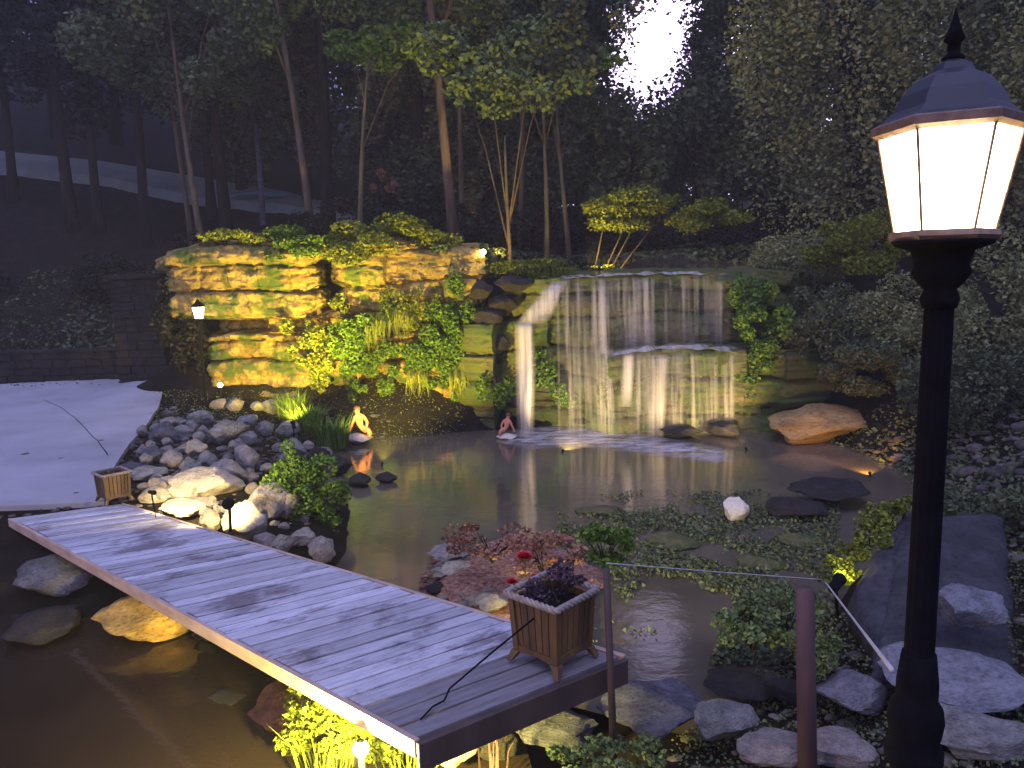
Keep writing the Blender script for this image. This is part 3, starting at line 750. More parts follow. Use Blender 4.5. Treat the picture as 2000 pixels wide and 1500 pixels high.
# cliff-top and cliff-face plants
c = py(765, 478, 16.8); bush('cliff_plant', c, (1.25, .6, .55), 9000, .08, M['leafyel'], 'rounded yellow-green plant cushion crowning the cliff next to the waterfall', 'plant', k=22, rb=.34)
c = py(850, 500, 16.9); bush('cliff_plant', c, (.6, .4, .28), 1500, .08, M['leafmid'], 'dim plant on the sloping cliff shoulder left of the waterfall', 'plant')
c = py(570, 476, 16.8); bush('cliff_plant', c, (.95, .45, .34), 4500, .08, M['leafbright'], 'low green plant on top of the left sandstone block', 'plant')
c = py(440, 470, 17.0); bush('cliff_plant', c, (.8, .4, .22), 2400, .08, M['leafyel'], 'thin plant growth at the far left top of the sandstone cliff', 'plant')
def vine(pxs, Y, label, mat, n=3000, size=.085, dy=.16):
    """climbing plant over a cliff face: list of (px, py, r px)"""
    rg = rgen(); P = []
    c0 = py(pxs[0][0], pxs[-1][1], Y); root = empty('climbing_vine', c0); tag(root, label, 'vine')
    tot = sum(a[2] ** 2 for a in pxs)
    mb = MB()
    prev = None
    for x, y, r in pxs:
        c = py(x, y, Y); rr = r / F * Y
        pos = blobs(rg, max(60, int(n * r * r / tot)), tuple(c), (rr, dy, rr), 7, (rr * .4, dy * .6, rr * .45)); P.append(pos)
        if prev is not None: mb.tube([prev - c0 + Vector((0, .05, 0)), c - c0 + Vector((0, .05, 0))], .012, 4)
        prev = c
    P = np.concatenate(P) - np.array(c0)
    link('foliage', leaf_mesh('foliage', leaf_arrays(P, size, rg, -.1, 1.7, None, .35)), mat, root)
    mb.build('stem', M['bark'], root); return root
vine([(890, 590, 40), (900, 640, 44), (860, 640, 40), (820, 670, 42), (880, 690, 40), (790, 700, 36), (850, 735, 36), (890, 750, 26)], 16.3, 'bright green vine spilling down the cliff right beside the waterfall', M['leafbright'], 13000, .075, .22)
vine([(740, 620, 34), (700, 650, 40), (660, 670, 34), (720, 690, 42), (680, 710, 30), (740, 740, 32), (700, 760, 24)], 16.35, 'green vine mat on the middle of the sandstone cliff', M['leafbright'], 9500, .075, .22)
vine([(610, 650, 26), (590, 690, 26), (625, 700, 30), (630, 740, 24), (560, 640, 16), (660, 600, 20)], 16.4, 'small vine patch at the left edge of the green cliff growth', M['leafyel'], 3000)
vine([(770, 590, 26), (830, 590, 30), (800, 620, 24)], 16.3, 'thin hanging greenery under the ledge of the upper sandstone block', M['leafyel'], 1500, .07)
for i, (x, y, hh) in enumerate(((735, 610, 1.0), (780, 600, .8), (815, 720, .7), (895, 720, .8))):
    p = py(x, y, 16.32); rg = rgen()
    root = empty('hanging_grass', p); tag(root, 'long yellow grass hanging down the sandstone cliff', 'grass', 'long grasses hanging on the cliff'); V = []; Fc = []
    for _ in range(60):
        a = rg.uniform(-.22, .22); s = .006; z = -hh * rg.uniform(.4, 1); k = len(V); y0 = -rg.uniform(.05, .3)
        b = Vector((a, 0, 0)); e = Vector((a + rg.normal() * .06, y0 * .6, z)); mid = Vector((a, y0, z * .35))
        V += [b - Vector((s, 0, 0)), b + Vector((s, 0, 0)), mid + Vector((s, 0, 0)), mid - Vector((s, 0, 0)), e]; Fc += [(k, k + 1, k + 2, k + 3), (k + 3, k + 2, k + 4)]
    link('blades', mesh('blades', V, Fc), M['leafyel'], root)
vine([(960, 770, 30), (1080, 740, 30), (1060, 700, 22), (1100, 770, 24), (990, 760, 20)], 15.55, 'moss and fern growth behind the left water chute', M['leafbright'], 2200, .08)
vine([(1460, 560, 34), (1490, 600, 44), (1480, 650, 46), (1500, 700, 46), (1470, 740, 36), (1450, 610, 28), (1520, 650, 30)], 15.2, 'tall green bush growing down the right edge of the waterfall', M['leafbright'], 7000, .085, .4)
vine([(1220, 640, 30), (1290, 640, 30), (1370, 620, 34), (1400, 680, 20)], 15.98, 'moss hanging behind the upper water veil', M['leafyel'], 1200, .06, .06)
vine([(1230, 740, 30), (1290, 760, 30), (1360, 750, 34), (1420, 760, 30), (1180, 760, 24)], 15.12, 'moss hanging under the middle shelf of the falls', M['leafyel'], 1800, .06, .06)
# grass and plants at the waterfall top left
c = py(1030, 526, 16.9); bush('grass_cushion', c, (.9, .45, .24), 4200, .07, M['leafyel'], 'bright green grass cushion at the foot of the orange-lit tree trunk', 'plant', k=16, up=.8, elong=3)
c = py(960, 500, 17.4); bush('shrub', c, (.3, .3, .3), 800, .06, M['leafmid'], 'small shrub around the white garden light above the waterfall')
c = py(1160, 522, 18.0); bush('grass_cushion', c, (.5, .12, .05), 500, .06, M['leafyel'], 'thin glowing strip of grass left of the stream above the falls', 'plant', k=8, up=.6, stem=False)
# right bank growth
for i, (x, y, Y, r, mt, lab) in enumerate(((1560, 640, 15.6, (.9, .6, .8), 'leafdark', 'dark bush right of the waterfall bush'), (1640, 660, 15.2, (1.1, .7, .9), 'leafdark', 'dark bush with a pale flower above the orange-lit slope'),
        (1700, 720, 14.2, (.8, .5, .5), 'leafdark', 'low dark bush above the right end of the orange-lit slope'), (1900, 760, 12, (1.1, .7, .7), 'leafdark', 'dark bush right of the lamp pole'),
        (1560, 540, 17.5, (1.2, .8, .9), 'leafglare', 'olive bush at the top right corner of the waterfall'), (1760, 620, 15, (1.2, .8, .8), 'leafglare', 'olive brown bush just left of the lamp pole'),
        (1940, 600, 12.5, (1.4, .8, 1.0), 'leafglare', 'olive brown bush at the right edge below the lantern'), (1690, 480, 16, (1.1, .7, .6), 'leafyel', 'yellowish bush left of the lantern base'),
        (1950, 1030, 8, (.8, .6, .5), 'leafdark', 'dark ground plant on the right edge below the bush'))):
    c = py(x, y, Y); bush('shrub', c, r, 11000, .07, M[mt], lab, k=26)
# ivy clump and grasses beside the heap
c = py(600, 960, 9.6); bush('ivy_clump', c, (.52, .42, .40), 5200, .06, M['leafbright'], 'dense leafy ivy clump spilling from the boulder heap into the pond', 'plant', k=26, rb=.36)
c = py(560, 905, 10.4); bush('ivy_clump', c, (.24, .2, .24), 1300, .055, M['leafbright'], 'smaller leafy clump behind the dense ivy', 'plant', k=10)
c = py(640, 1020, 9.3); bush('ivy_clump', c, (.2, .2, .22), 900, .055, M['leafbright'], 'low trailing greens at the waterline below the dense ivy', 'plant', k=8)
for i, (x, y, z, lab) in enumerate(((600, 845, .25, 'arching grass tuft left of the white stone figurine'), (650, 870, .08, 'yellow-tipped grass tuft by the waterline near the figurine'), (570, 815, .35, 'grass tuft under the cliff foot at the head of the boulder heap'))):
    p = pz(x, y, z); tuft('grass_tuft', p, .3, .6, 260, M['leafbright'], lab)
c = py(440, 785, 17.0); bush('ground_plant', c, (.5, .3, .12), 900, .07, M['leafmid'], 'fine plants around the small white light at the cliff foot', 'plant', k=10)
# glowing plants bottom centre
c = pz(690, 1470, .12); bush('lit_plant', (c.x - .02, c.y + .05, .32), (.46, .24, .28), 6500, .045, M['leafyel'], 'yellow-lit leafy plant glowing under the near bridge corner', 'plant', k=20, rb=.4)
p = pz(640, 1500, .05); tuft('lit_grass', p, .18, .42, 70, M['leafyel'], 'spiky grass blades lit yellow left of the glowing plant', wd=.006)
p = pz(800, 1500, .05); tuft('lit_grass', p, .22, .25, 90, M['leafyel'], 'short lit grass right of the glowing plant', wd=.006)
p = pz(960, 1510, .15); tuft('reed', p, .1, .4, 14, M['postwood'], 'sparse dry stalks in front of the bridge end', 'plant', wd=.006, lean=.2)
for x, lab in ((1150, 'green ground plants at the bottom edge left of the thin dark post foot'), (1250, 'green ground plants at the bottom edge right of the thin dark post foot')):
    p = pz(x, 1500, .3); bush('ground_plant', (p.x, p.y, .36), (.22, .18, .1), 900, .035, M['leafmid'], lab, 'plant', k=10, stem=False)
# strip of lit plants on the right
for i, (x, y, Y, s, lab) in enumerate(((1640, 1115, 6.35, .13, 'glowing plant wrapped round the yellow spotlight'), (1670, 1075, 6.5, .10, 'small lit plant just above the yellow spotlight'), (1700, 1040, 6.7, .16, 'yellow-green lit plant in the middle of the planted strip'),
        (1735, 1010, 6.9, .16, 'yellow-green lit plant near the top of the planted strip'), (1765, 985, 7.1, .11, 'green plant at the very top of the planted strip beside the lamp pole'))):
    c = py(x, y, Y); bush('strip_plant', c, (s, s, s * .9), 700, .045, M['leafyel'], lab, 'plant', k=9, rb=.5)
# low russet bank left of the big planter
c = pz(960, 1130, .1)
mb = rock_mesh(77, .3, 3, 4, .2); o = link('gravel_bank', mb, simple('rusty_gravel', [(.3, (.07, .03, .018)), (.5, (.24, .12, .075)), (.72, (.46, .29, .19))], 22, .9, 1.0, .03)); o.location = (c.x + .15, c.y + .25, .0); o.scale = (1.0, 1.15, .55)
tag(o, 'low bank of rusty pebbles in the shallows behind the big planter', 'gravel bank')
boulder(880, 1102, .02, 130, 26, M['pink'], 'flat layered stone at the left end of the rusty pebble bank', None, 4)
boulder(905, 1135, .04, 110, 30, M['tan'], 'tan layered stone below the flat one on the rusty bank', None, 5)
rgx = random.Random(5)
for i in range(46):
    x = rgx.uniform(850, 1010); y = rgx.uniform(1065, 1195)
    if (x - 940) ** 2 / 95 ** 2 + (y - 1130) ** 2 / 75 ** 2 > 1: continue
    boulder(x, y, .10, rgx.uniform(12, 30), rgx.uniform(8, 17), M[rgx.choice(['pink', 'tan', 'tan'])], 'small tan pebble on the rusty bank', 'small pebbles on the rusty bank', i, name='pebble', cat='pebble')
c = py(960, 1060, 7.3); bush('russet_plant', c, (.42, .3, .16), 900, .05, M['leafred'], 'dry russet ground plant at the far side of the pebble bank', 'plant', k=12)
c = py(1060, 1075, 7.0); bush('russet_plant', c, (.35, .3, .2), 900, .05, M['leafred'], 'russet plant behind the red planter flowers', 'plant', k=12)
boulder(965, 1195, .1, 80, 30, M['tan'], 'tan stone tucked between bridge edge and big planter', None, 3)
boulder(930, 1185, .08, 60, 26, M['pink'], 'pink stone along the bridge edge left of the big planter', None, 6)
boulder(850, 1160, .05, 60, 20, M['dkrock'], 'dark stone along the bridge edge at the pebble bank', None, 1)

# ------------------------------------------------------------------ trees
_g = py(1285, 78, 29.0); GAPC = (_g.x, 29.0, _g.z); GAPR = (1.15, 1.75)
def gapfilter(W, rg):
    keep = np.ones(len(W), bool)
    for cz in (CH, -CH):
        t = 29.0 / np.maximum(W[:, 1], 1)
        X = W[:, 0] * t; Z = cz + (W[:, 2] - cz) * t
        e = np.sqrt(((X - GAPC[0]) / GAPR[0]) ** 2 + ((Z - GAPC[2] - .35 * (X - GAPC[0])) / GAPR[1]) ** 2)
        kp = np.clip((e - .5) / 1.2, 0, 1) ** 1.35 * .8 + .04
        keep &= ~((W[:, 1] > 6) & (e < 1.9) & (rg.uniform(size=len(W)) > kp))
    return keep
def tree(base, h, r, crown, n, size, label, mat='leafdark', bark='bark', lean=(0, 0), group=None, name='tree', k=16, rb=.3, branches=5, cat='tree', shell=.2):
    """crown: (cx, cy, cz, rx, ry, rz) relative to the base"""
    rg = rgen(); base = Vector(base); root = empty(name, base); tag(root, label, cat, group)
    mb = MB(); N = 9
    pts = []; rad = []
    for i in range(N + 1):
        t = i / N
        pts.append(Vector((lean[0] * t + .04 * h * .15 * math.sin(t * 5 + base.x), lean[1] * t, h * t - .2 * (i == 0)))); rad.append(r * (1 - .72 * t) * (1.35 if i == 0 else 1))
    mb.tube(pts, rad, 9)
    cx, cy, cz, rx, ry, rz = crown
    for b in range(branches):
        t = rg.uniform(.45, .95); i = int(t * N); p = pts[i]
        e = Vector((cx, cy, cz)) + Vector((rg.uniform(-.8, .8) * rx, rg.uniform(-.8, .8) * ry, rg.uniform(-.5, .7) * rz))
        q = p.lerp(e, .5) + Vector((0, 0, .08 * h))
        mb.tube([p, q, e], [rad[i] * .5, rad[i] * .3, rad[i] * .08], 5)
    mb.build('trunk', M[bark], root, True)
    pos = blobs(rg, n, (cx, cy, cz), (rx, ry, rz), k, (rx * rb, ry * rb, rz * rb), shell)
    Wd = pos + np.array(base); pos = pos[gapfilter(Wd, rg)]
    link('crown', leaf_mesh('crown', leaf_arrays(pos, size, rg, .1, 1.5)), M[mat], root)
    return root
def tb(x, y, Y):
    p = py(x, y, Y); z = gz(p.x, Y); return (p.x, Y, z)
# trees with trunks one can pick out
tree(tb(602, 335, 24), 11, .13, (-1.5, 1, 9.5, 3.2, 2.4, 3.4), 11000, .17, 'slim pale trunk leaning left, left of centre in the wood', 'leafmid', 'palebark', (-.9, 0))
tree(tb(890, 350, 22), 12, .16, (-.8, .8, 9.6, 3.2, 2.6, 3.2), 12000, .16, 'tall tree with the brightest warm-lit leaning trunk near the centre', 'leafmid', 'palebark', (-1.1, 0))
tree(tb(905, 350, 25), 12, .10, (.3, 1, 10, 3, 2, 3), 10000, .17, 'thin dim tree just right of the warm-lit leaning trunk', 'leafdark', 'palebark', (-.2, 0))
tree(tb(1010, 350, 24), 12, .10, (.6, .6, 9.4, 3, 2.2, 3), 10000, .16, 'thin tree with a forked grey trunk right of centre', 'leafmid', 'palebark', (.4, 0))
tree(tb(398, 415, 24), 9, .12, (-.8, 1, 7.8, 3, 2.2, 2.6), 9000, .18, 'slim grey trunk standing in front of the pale lane', 'leafdark', 'palebark', (-.7, 0))
tree(tb(366, 400, 27), 10, .10, (-.6, 1, 8.4, 3, 2.2, 3), 8000, .18, 'short visible grey trunk left of the one before the pale lane', 'leafdark', 'palebark', (-.4, 0))
tree(tb(993, 505, 17.8), 4.6, .075, (0.1, .8, 6.2, 2.0, 1.2, 1.0), 3200, .15, 'straight young trunk lit orange from below, above the waterfall', 'leafmid', 'palebark', (.02, 0), branches=4)
tree(tb(1065, 505, 20), 7, .07, (.3, .4, 6.5, 2, 1.5, 1.6), 3500, .17, 'very thin dim trunk right of the orange-lit trunk', 'leafdark', 'palebark', (.1, 0), branches=4)
# layered small tree with yellow-lit foliage
b = tb(1170, 518, 18.6); rg = rgen(); root = empty('layered_tree', b); tag(root, 'small tree with flat yellow-lit layers of foliage and several slim stems above the waterfall', 'tree')
mb = MB()
c0 = py(1280, 405, 18.6) - Vector(b)
for dx, ex in ((-.25, -.5), (0, .35), (.12, .9), (-.1, .1)):
    mb.tube([(dx, 0, -.1), (dx + .05, 0, .55), Vector((c0.x * .5 + ex, 0, c0.z - .1))], [.04, .03, .015], 6)
mb.build('trunk', M['palebark'], root, True)
P = []
for k in range(22):
    a = rg.uniform(-1.75, 1.8); zz = rg.uniform(-.55, .6) * (1 - abs(a) / 2.6); P.append(blob(rg, 800, (c0.x + a, rg.uniform(-.5, .5), c0.z + zz - .12 * abs(a)), (rg.uniform(.3, .6), .5, rg.uniform(.06, .14)), .1) + rg.normal(size=(800, 3)) * .05)
link('crown', leaf_mesh('crown', leaf_arrays(np.concatenate(P), .085, rg, 0, 1.8)), M['leafyel'], root)
# low hanging lit boughs
tree(tb(700, 480, 21), 5.5, .08, (.9, .3, 5.3, 1.5, .8, .55), 3000, .14, 'young tree with a lit green bough left of the warm-lit trunk', 'leafbright', 'palebark', (.6, 0), branches=4)
tree(tb(1110, 500, 21), 5.2, .08, (-.2, .3, 5.2, 1.9, .9, .6), 3800, .14, 'young tree with a broad lit green bough over the orange trunk', 'leafbright', 'palebark', (-.3, 0), branches=4)
c = py(740, 360, 24); tree((c.x, 24, gz(c.x, 24)), 2.4, .04, (0, 0, c.z - gz(c.x, 24), .42, .4, .4), 500, .12, 'small russet sapling glowing faintly in the dark wood', 'leafred', branches=3, name='sapling', k=5)
# big near tree on the right
tree((8.9, 19.2, gz(8.9, 19)), 13, .3, (-.2, 0, 7.4, 3.0, 2.4, 6.4), 42000, .11, 'tall leafy tree at the right behind the falls bush, olive brown', 'leafglare', 'bark', (-1.3, 0), branches=8, name='tree', k=50)
# background wood
GW = 'trees of the dark wood behind the waterfall'
ww = random.Random(21)
spots = []
for x in (-27, -23.5, -20, -16.5, -13, -9.5, -6.5, -3.5, -.5, 2.2, 9.6, 12.5, 16, 20, 24):
    spots.append((x + ww.uniform(-.8, .8), 28.2 + ww.uniform(-1, 1.4), 0))
for x in (-34, -31, -28, -25, -22, -19, -16, -13, -11, -9, -7, -5, -3, -1, .6, 2.2, 11.5, 14, 17, 20, 24, 28):
    spots.append((x + ww.uniform(-1, 1), 38 + ww.uniform(-1.5, 2), 1))
for x, y in ((5.2, 30.2), (7.2, 29.8), (3.4, 29.2)): spots.append((x, y, 2))
for x, y in ((-11, 32), (-8, 31.5), (-5, 32), (-2, 31.5), (.6, 32)): spots.append((x, y, 1))
for i, (x, y, kind) in enumerate(spots):
    z = gz(x, y); hh = ww.uniform(15, 18)
    if kind == 2:
        tree((x, y, z), 5 if x < 6 else 8, .09, (0, 0, (9.5 if x != 5.2 else 7.5), 3.3, 1.6, 7.0), 24000, .19, 'tree whose thinning crown lets the pale sky through', 'leafdark', group='trees around the sky gap', branches=0, k=40, rb=.34, shell=.1)
        continue
    left = x < -8
    if kind == 0 and x < -3: cr = (0, 0, hh * .74, 3.4, 2.4, hh * .29)
    else: cr = (0, 0, hh * .6, 3.4, 2.4, hh * .5)
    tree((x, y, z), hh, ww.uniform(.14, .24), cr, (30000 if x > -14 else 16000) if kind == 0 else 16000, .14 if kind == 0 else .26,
         'tall tree merging into the dark wood behind the falls', 'leafshade' if x < -14 else 'leafdark', group=GW, k=34, rb=.3)
# low dense trees that close the wood below the sky gap
for x, y, hh in ((-.5, 27.5, 6.5), (-3, 28, 7), (.6, 33, 7.5), (-2.5, 34, 9), (2.0, 27, 5.2), (4.2, 26.5, 4.8), (6.4, 26.6, 4.7), (8.6, 26.8, 5.4), (5.2, 33, 5.4), (8.2, 34, 5.8), (3.0, 33, 6.2), (10.8, 33, 7)):
    tree((x, y, gz(x, y)), hh, .1, (0, 0, hh * .55, 1.9, 1.5, hh * .5), 9000, .2, 'low bushy tree under the sky gap', 'leafdark', group='low trees under the sky gap', k=26, rb=.34, shell=.1)
# right-hand wood nearer the viewer
for i, (x, y, hh, mt) in enumerate(((11.5, 20, 13, 'leafglare'), (13, 16, 12, 'leafglare'), (14.5, 24, 15, 'leafdark'), (10.4, 24, 14, 'leafdark'), (17, 20, 14, 'leafglare'), (12, 12, 10, 'leafglare'))):
    tree((x, y, gz(x, y)), hh, .2, (0, 0, hh * .52, 3.0, 2.4, hh * .46), 42000, .115, 'leafy tree filling the right side behind the lantern', mt, group='trees on the right behind the lantern', k=30, rb=.32)
# left wood
for i, (x, y, hh) in enumerate(((-15, 24.5, 9), (-19, 26, 11), (-11.5, 26, 10), (-24, 26, 12))):
    tree((x, y + 4, gz(x, y + 4)), hh, .18, (0, 0, hh * .72, 3.0, 2.2, hh * .32), 9500, .22, 'shade-dark tree overhanging the pale lane on the left', 'leafshade', group='trees over the pale lane', k=22, rb=.34)
# near bough of brown leaves in the top right corner
tree((6.6, 7.6, gz(6.6, 7.6)), 6.4, .12, (-.9, -.3, 6.6, 1.9, 1.0, .9), 9000, .09, 'near tree whose brown-lit boughs hang behind the lantern top', 'leafglare', 'bark', (-.6, 0), k=18)
# dark undergrowth along the terrace
for i, (x, y) in enumerate(((-2, 22.5), (1, 23), (3.6, 24), (6.6, 22.5), (-5, 23), (-8.5, 23.5), (-12, 24), (-17, 24), (-22, 24.5))):
    bush('undergrowth_shrub', (x, y, gz(x, y) + .6), (1.7, .8, .8), 3200, .13, M['leafshade'], 'black shrub in the undergrowth along the foot of the wood', 'shrub', 'dark shrubs along the foot of the wood', k=14)
c = py(355, 660, 17.6); bush('dark_evergreen', (c.x, 17.6, 2.0), (.62, .5, 1.35), 5200, .10, M['leafshade'], 'black upright evergreen between stone pillar and cliff', 'shrub', k=30, rb=.3)

# ------------------------------------------------------------------ lane, tarp, pole
A = [py(x, y, Y) for x, y, Y in ((-300, 310, 33), (0, 330, 32), (200, 352, 31.5), (400, 395, 31), (560, 408, 30), (700, 432, 29.5))]
B = [py(x, y, Y) for x, y, Y in ((-300, 275, 35.5), (0, 302, 34), (200, 322, 33.5), (400, 355, 33), (560, 382, 32), (700, 420, 31.5))]
strip_sheet('lane', [tuple(v + Vector((0, 0, .16))) for v in A], [tuple(v + Vector((0, 0, .16))) for v in B], M['lane'], 40, 4, .4)
c = py(490, 385, 31.2); o = link('tarp', rock_mesh(31, .35, 2, 3, .2), M['teal']); o.location = c; o.scale = (1.6, .7, .55); tag(o, 'teal tarp humped on the pale lane between two trunks', 'tarp')
c = py(510, 375, 29); pl = empty('pole', (c.x, 29, gz(c.x, 29))); tag(pl, 'straight bluish metal pole standing at the lane', 'pole')
top = py(508, 242, 29); hgt = top.z - pl.location.z
MB().lathe([(.12, -.2), (.11, .3), (.09, hgt)], 12).build('shaft', M['bluegrey'], pl, True)
MB().lathe([(.12, hgt), (.16, hgt + .05), (.14, hgt + .18), (.03, hgt + .24)], 12).build('cap', M['black'], pl, True)

# ------------------------------------------------------------------ low wall and pillar at the back of the patio
def stone_courses(x0, x1, Y, z0, z1, depth, mat, name, parent, seed):
    r = random.Random(seed); mb = MB(); z = z0; row = 0
    while z < z1 - .05:
        h = min(r.uniform(.14, .24), z1 - z); x = x0 + (0 if row % 2 else -.0)
        while x < x1 - .02:
            l = min(r.uniform(.3, .6), x1 - x)
            mb.box((x + l / 2, Y + r.uniform(-.02, .02), z + h / 2), (l - .018, depth, h - .016)); x += l
        z += h; row += 1
    mb.box(((x0 + x1) / 2, Y, (z0 + z1) / 2), (x1 - x0 - .05, depth - .08, z1 - z0 - .03))
    o = mb.build(name, mat, parent, bevel=.015)
    return o
Yw = 19.6
xl = P2(-420, Yw)[0]; xr = P2(235, Yw)[0]; zb = gz(xr, Yw)
lw = empty('low_stone_wall', ((xl + xr) / 2, Yw, zb)); tag(lw, 'low coursed stone wall with pale capping along the back of the patio', 'wall')
def rel(o): o.location = -lw.location
rel(stone_courses(xl, xr, Yw, zb - .2, zb + .72, .4, M['stonewall'], 'wall_body', lw, 3))
mb = MB(); x = xl
while x < xr - .02:
    l = min(.9, xr - x); mb.box((x + l / 2, Yw, zb + .72 + .035), (l - .02, .5, .07)); x += l
cap = mb.build('capping', M['stonewall'], lw, bevel=.01); rel(cap)
p0 = P2(237, Yw)[0]; p1 = P2(332, Yw)[0]
pi = empty('stone_pillar', ((p0 + p1) / 2, Yw, zb)); tag(pi, 'square brownish stone pillar at the right end of the low wall', 'pillar')
o = stone_courses(p0, p1, Yw, zb - .2, py(280, 545, Yw).z, 1.0, M['stonewall'], 'pillar_body', pi, 9); o.location = -pi.location
o = MB().box(((p0 + p1) / 2, Yw, py(280, 545, Yw).z + .06), (p1 - p0 + .16, 1.16, .12)).build('capstone', M['stonewall'], pi, bevel=.02); o.location = -pi.location
# iron fence posts seen faintly above the wall
for x in (20, 88, 155):
    p = P2(x, Yw); f = empty('fence_post', (p[0], Yw, zb + .79)); tag(f, 'thin grey post standing on the low wall', 'post', 'thin posts on the low wall')
    MB().lathe([(.03, 0), (.03, .12), (.02, .14), (.02, 1.3)], 8).build('shaft', M['stonewall'], f, True)
    MB().lathe([(.03, 1.3), (.04, 1.34), (.0, 1.42)], 8).build('finial', M['stonewall'], f, True)

# ------------------------------------------------------------------ small lantern on its post
def garden_lantern(px_, py_, Y, label, power):
    p = py(px_, py_, Y); g0 = gz(p.x, Y); h = p.z - g0
    e = empty('garden_lantern', (p.x, Y, g0)); tag(e, label, 'lantern')
    MB().lathe([(.05, -.1), (.05, .1), (.03, .16), (.028, h - .17)], 10).build('post', M['black'], e, True)
    MB().lathe([(.03, h - .17), (.09, h - .13), (.10, h - .11)], 6, cap=True).build('base', M['black'], e)
    MB().lathe([(.085, h - .108), (.13, h + .13)], 6).build('lamp_shade', M['glow'], e)
    MB().lathe([(.16, h + .132), (.15, h + .16), (.06, h + .24), (.015, h + .30)], 6).build('roof', M['black'], e)
    point(e, (0, -.25, h), power, (1, .85, .6), .1)
garden_lantern(388, 612, 16.5, 'small glowing lantern on a black post in front of the evergreen', 14)

# ------------------------------------------------------------------ garden spotlights
def spotlight(loc, target, power, label, col=(1, .72, .16), size=80, scale=1.0, lens='yglow', spike=True, blend=.6, ground=None, radius=.04):
    loc = Vector(loc); d = (Vector(target) - loc).normalized()
    gzv = ground if ground is not None else gz(loc.x, loc.y)
    e = empty('garden_spotlight', (loc.x, loc.y, max(min(gzv, loc.z - .05), loc.z - .26))); tag(e, label, 'spotlight')
    q = d.to_track_quat('Z', 'Y').to_matrix().to_4x4(); s = scale
    mb = MB(); mb.M = Matrix.Translation(loc - e.location) @ q
    mb.lathe([(.022 * s, -.13 * s), (.036 * s, -.11 * s), (.038 * s, 0), (.046 * s, .005 * s), (.046 * s, .03 * s), (.038 * s, .032 * s), (.036 * s, .012 * s)], 14)
    mb.build('housing', M['black'], e, True)
    mb = MB(); mb.M = Matrix.Translation(loc - e.location) @ q
    mb.lathe([(.033 * s, .010 * s), (.033 * s, .014 * s)], 14); mb.build('lens', M[lens], e)
    MB().tube([(0, 0, -.05), loc - e.location - d * .06 * s], .012 * s, 6).build('stake', M['black'], e)
    spot(e, loc, target, power, col, size, blend, radius); return e
YL = (1, .74, .10)
spotlight((-4.1, 13.9, .62), py(500, 540, 16.9), 2600, 'assumed black spotlight hidden in the grass aimed at the left half of the cliff', YL, 100)  # assumed lamp, inferred from the yellow light on the cliff
spotlight((-2.3, 12.9, .05), py(800, 530, 16.6), 2600, 'assumed black spotlight at the waterline aimed at the vines and the right half of the cliff', YL, 95, ground=-.3, scale=.5)  # second assumed cliff lamp, its real source unseen
spotlight((.9, 13.6, .03), (2.0, 16, 1.7), 520, 'added low spotlight at the foot of the waterfall aimed at the water veils', (1, .76, .42), 110, ground=-.4, scale=.45)  # lamp added to light the water and the rock behind it
spotlight((4.2, 13.4, .03), (3.4, 16, 2.1), 450, 'added low spotlight in the pond aimed at the right half of the falls', (1, .72, .38), 100, ground=-.4, scale=.45)  # another added lamp, brightening the right side of the falls
spotlight((5.5, 11.4, .06), (6.2, 14.2, .4), 170, 'assumed low spotlight aimed at the orange-lit rock slope', (1, .5, .08), 80, ground=-.2, scale=.5)  # source of the orange light is unseen; this lamp is assumed
spotlight(py(446, 984, 8.0), pz(410, 1000, .3), 150, 'black cylinder spotlight leaning over the boulders at the bridge edge', (1, .76, .34), 140, scale=1.4)
spotlight(pz(300, 962, .85), pz(440, 985, .35), 260, 'small added spotlight low behind the small planter, brightening the pale slabs', (1, .76, .34), 120, scale=.6)  # extra lamp added to brighten the slabs
spotlight(pz(690, 1560, .62), (-.98, 4.1, .30), 1300, 'added spotlight below the view, brightening the plant under the near bridge corner', (1, .82, .2), 150, scale=1.3)  # extra lamp out of view in front of the plant, added for its glow
spotlight(py(1638, 1134, 6.15), py(1730, 1000, 7.0), 20, 'glowing yellow spotlight on the rock shoulder at the end of the thin cable', (1, .85, .2), 130, scale=1.2)
spotlight(py(975, 512, 16.9) + Vector((0, 0, .12)), py(994, 440, 17.8), 90, 'assumed spotlight in the bright grass aimed at the orange tree trunk above the waterfall', (1, .62, .16), 100)  # assumed source for the orange light on the trunk
spotlight(py(1140, 516, 17.6), py(1260, 420, 18.6), 300, 'garden light in the glowing grass strip aimed at the layered tree', (1, .72, .16), 110)
def globe_light(p, r, power, label):
    p = Vector(p); e = empty('globe_light', p - Vector((0, 0, r + .14))); tag(e, label, 'garden light'); zc = r + .14
    MB().lathe([(.02, -.05), (.02, zc - r - .01), (r * .6, zc - r), (r * .62, zc - r * .8)], 12).build('stake', M['black'], e)
    MB().lathe([(r * math.sin(a), zc - r * math.cos(a)) for a in [R(q) for q in (30, 50, 70, 90, 110, 130, 150, 170)]], 16).build('globe', M['glow'], e, True)
    MB().lathe([(r * .35, zc + r * .98), (r * .5, zc + r * 1.02), (.01, zc + r * 1.2)], 12).build('cap', M['black'], e)
    point(e, (0, -r - .06, zc), power, (1, .86, .5), .04); return e
globe_light(py(944, 492, 16.7), .06, 9, 'small white globe light on the cliff top left of the orange-lit trunk')
globe_light(py(705, 1462, 3.86), .045, 80, 'assumed glaring round light inside the glowing plant under the near bridge corner')  # assumed lamp, added as the bright core of the glow
globe_light(py(430, 752, 15.9), .055, 5, 'small white globe light at the cliff foot beyond the boulder heap')
spotlight(py(930, 430, 19.2), py(868, 220, 21.5), 700, 'assumed garden light on the cliff top aimed up at the leaning trunk', (1, .62, .22), 50)  # assumed uplight, inferred from the warm-lit trunk
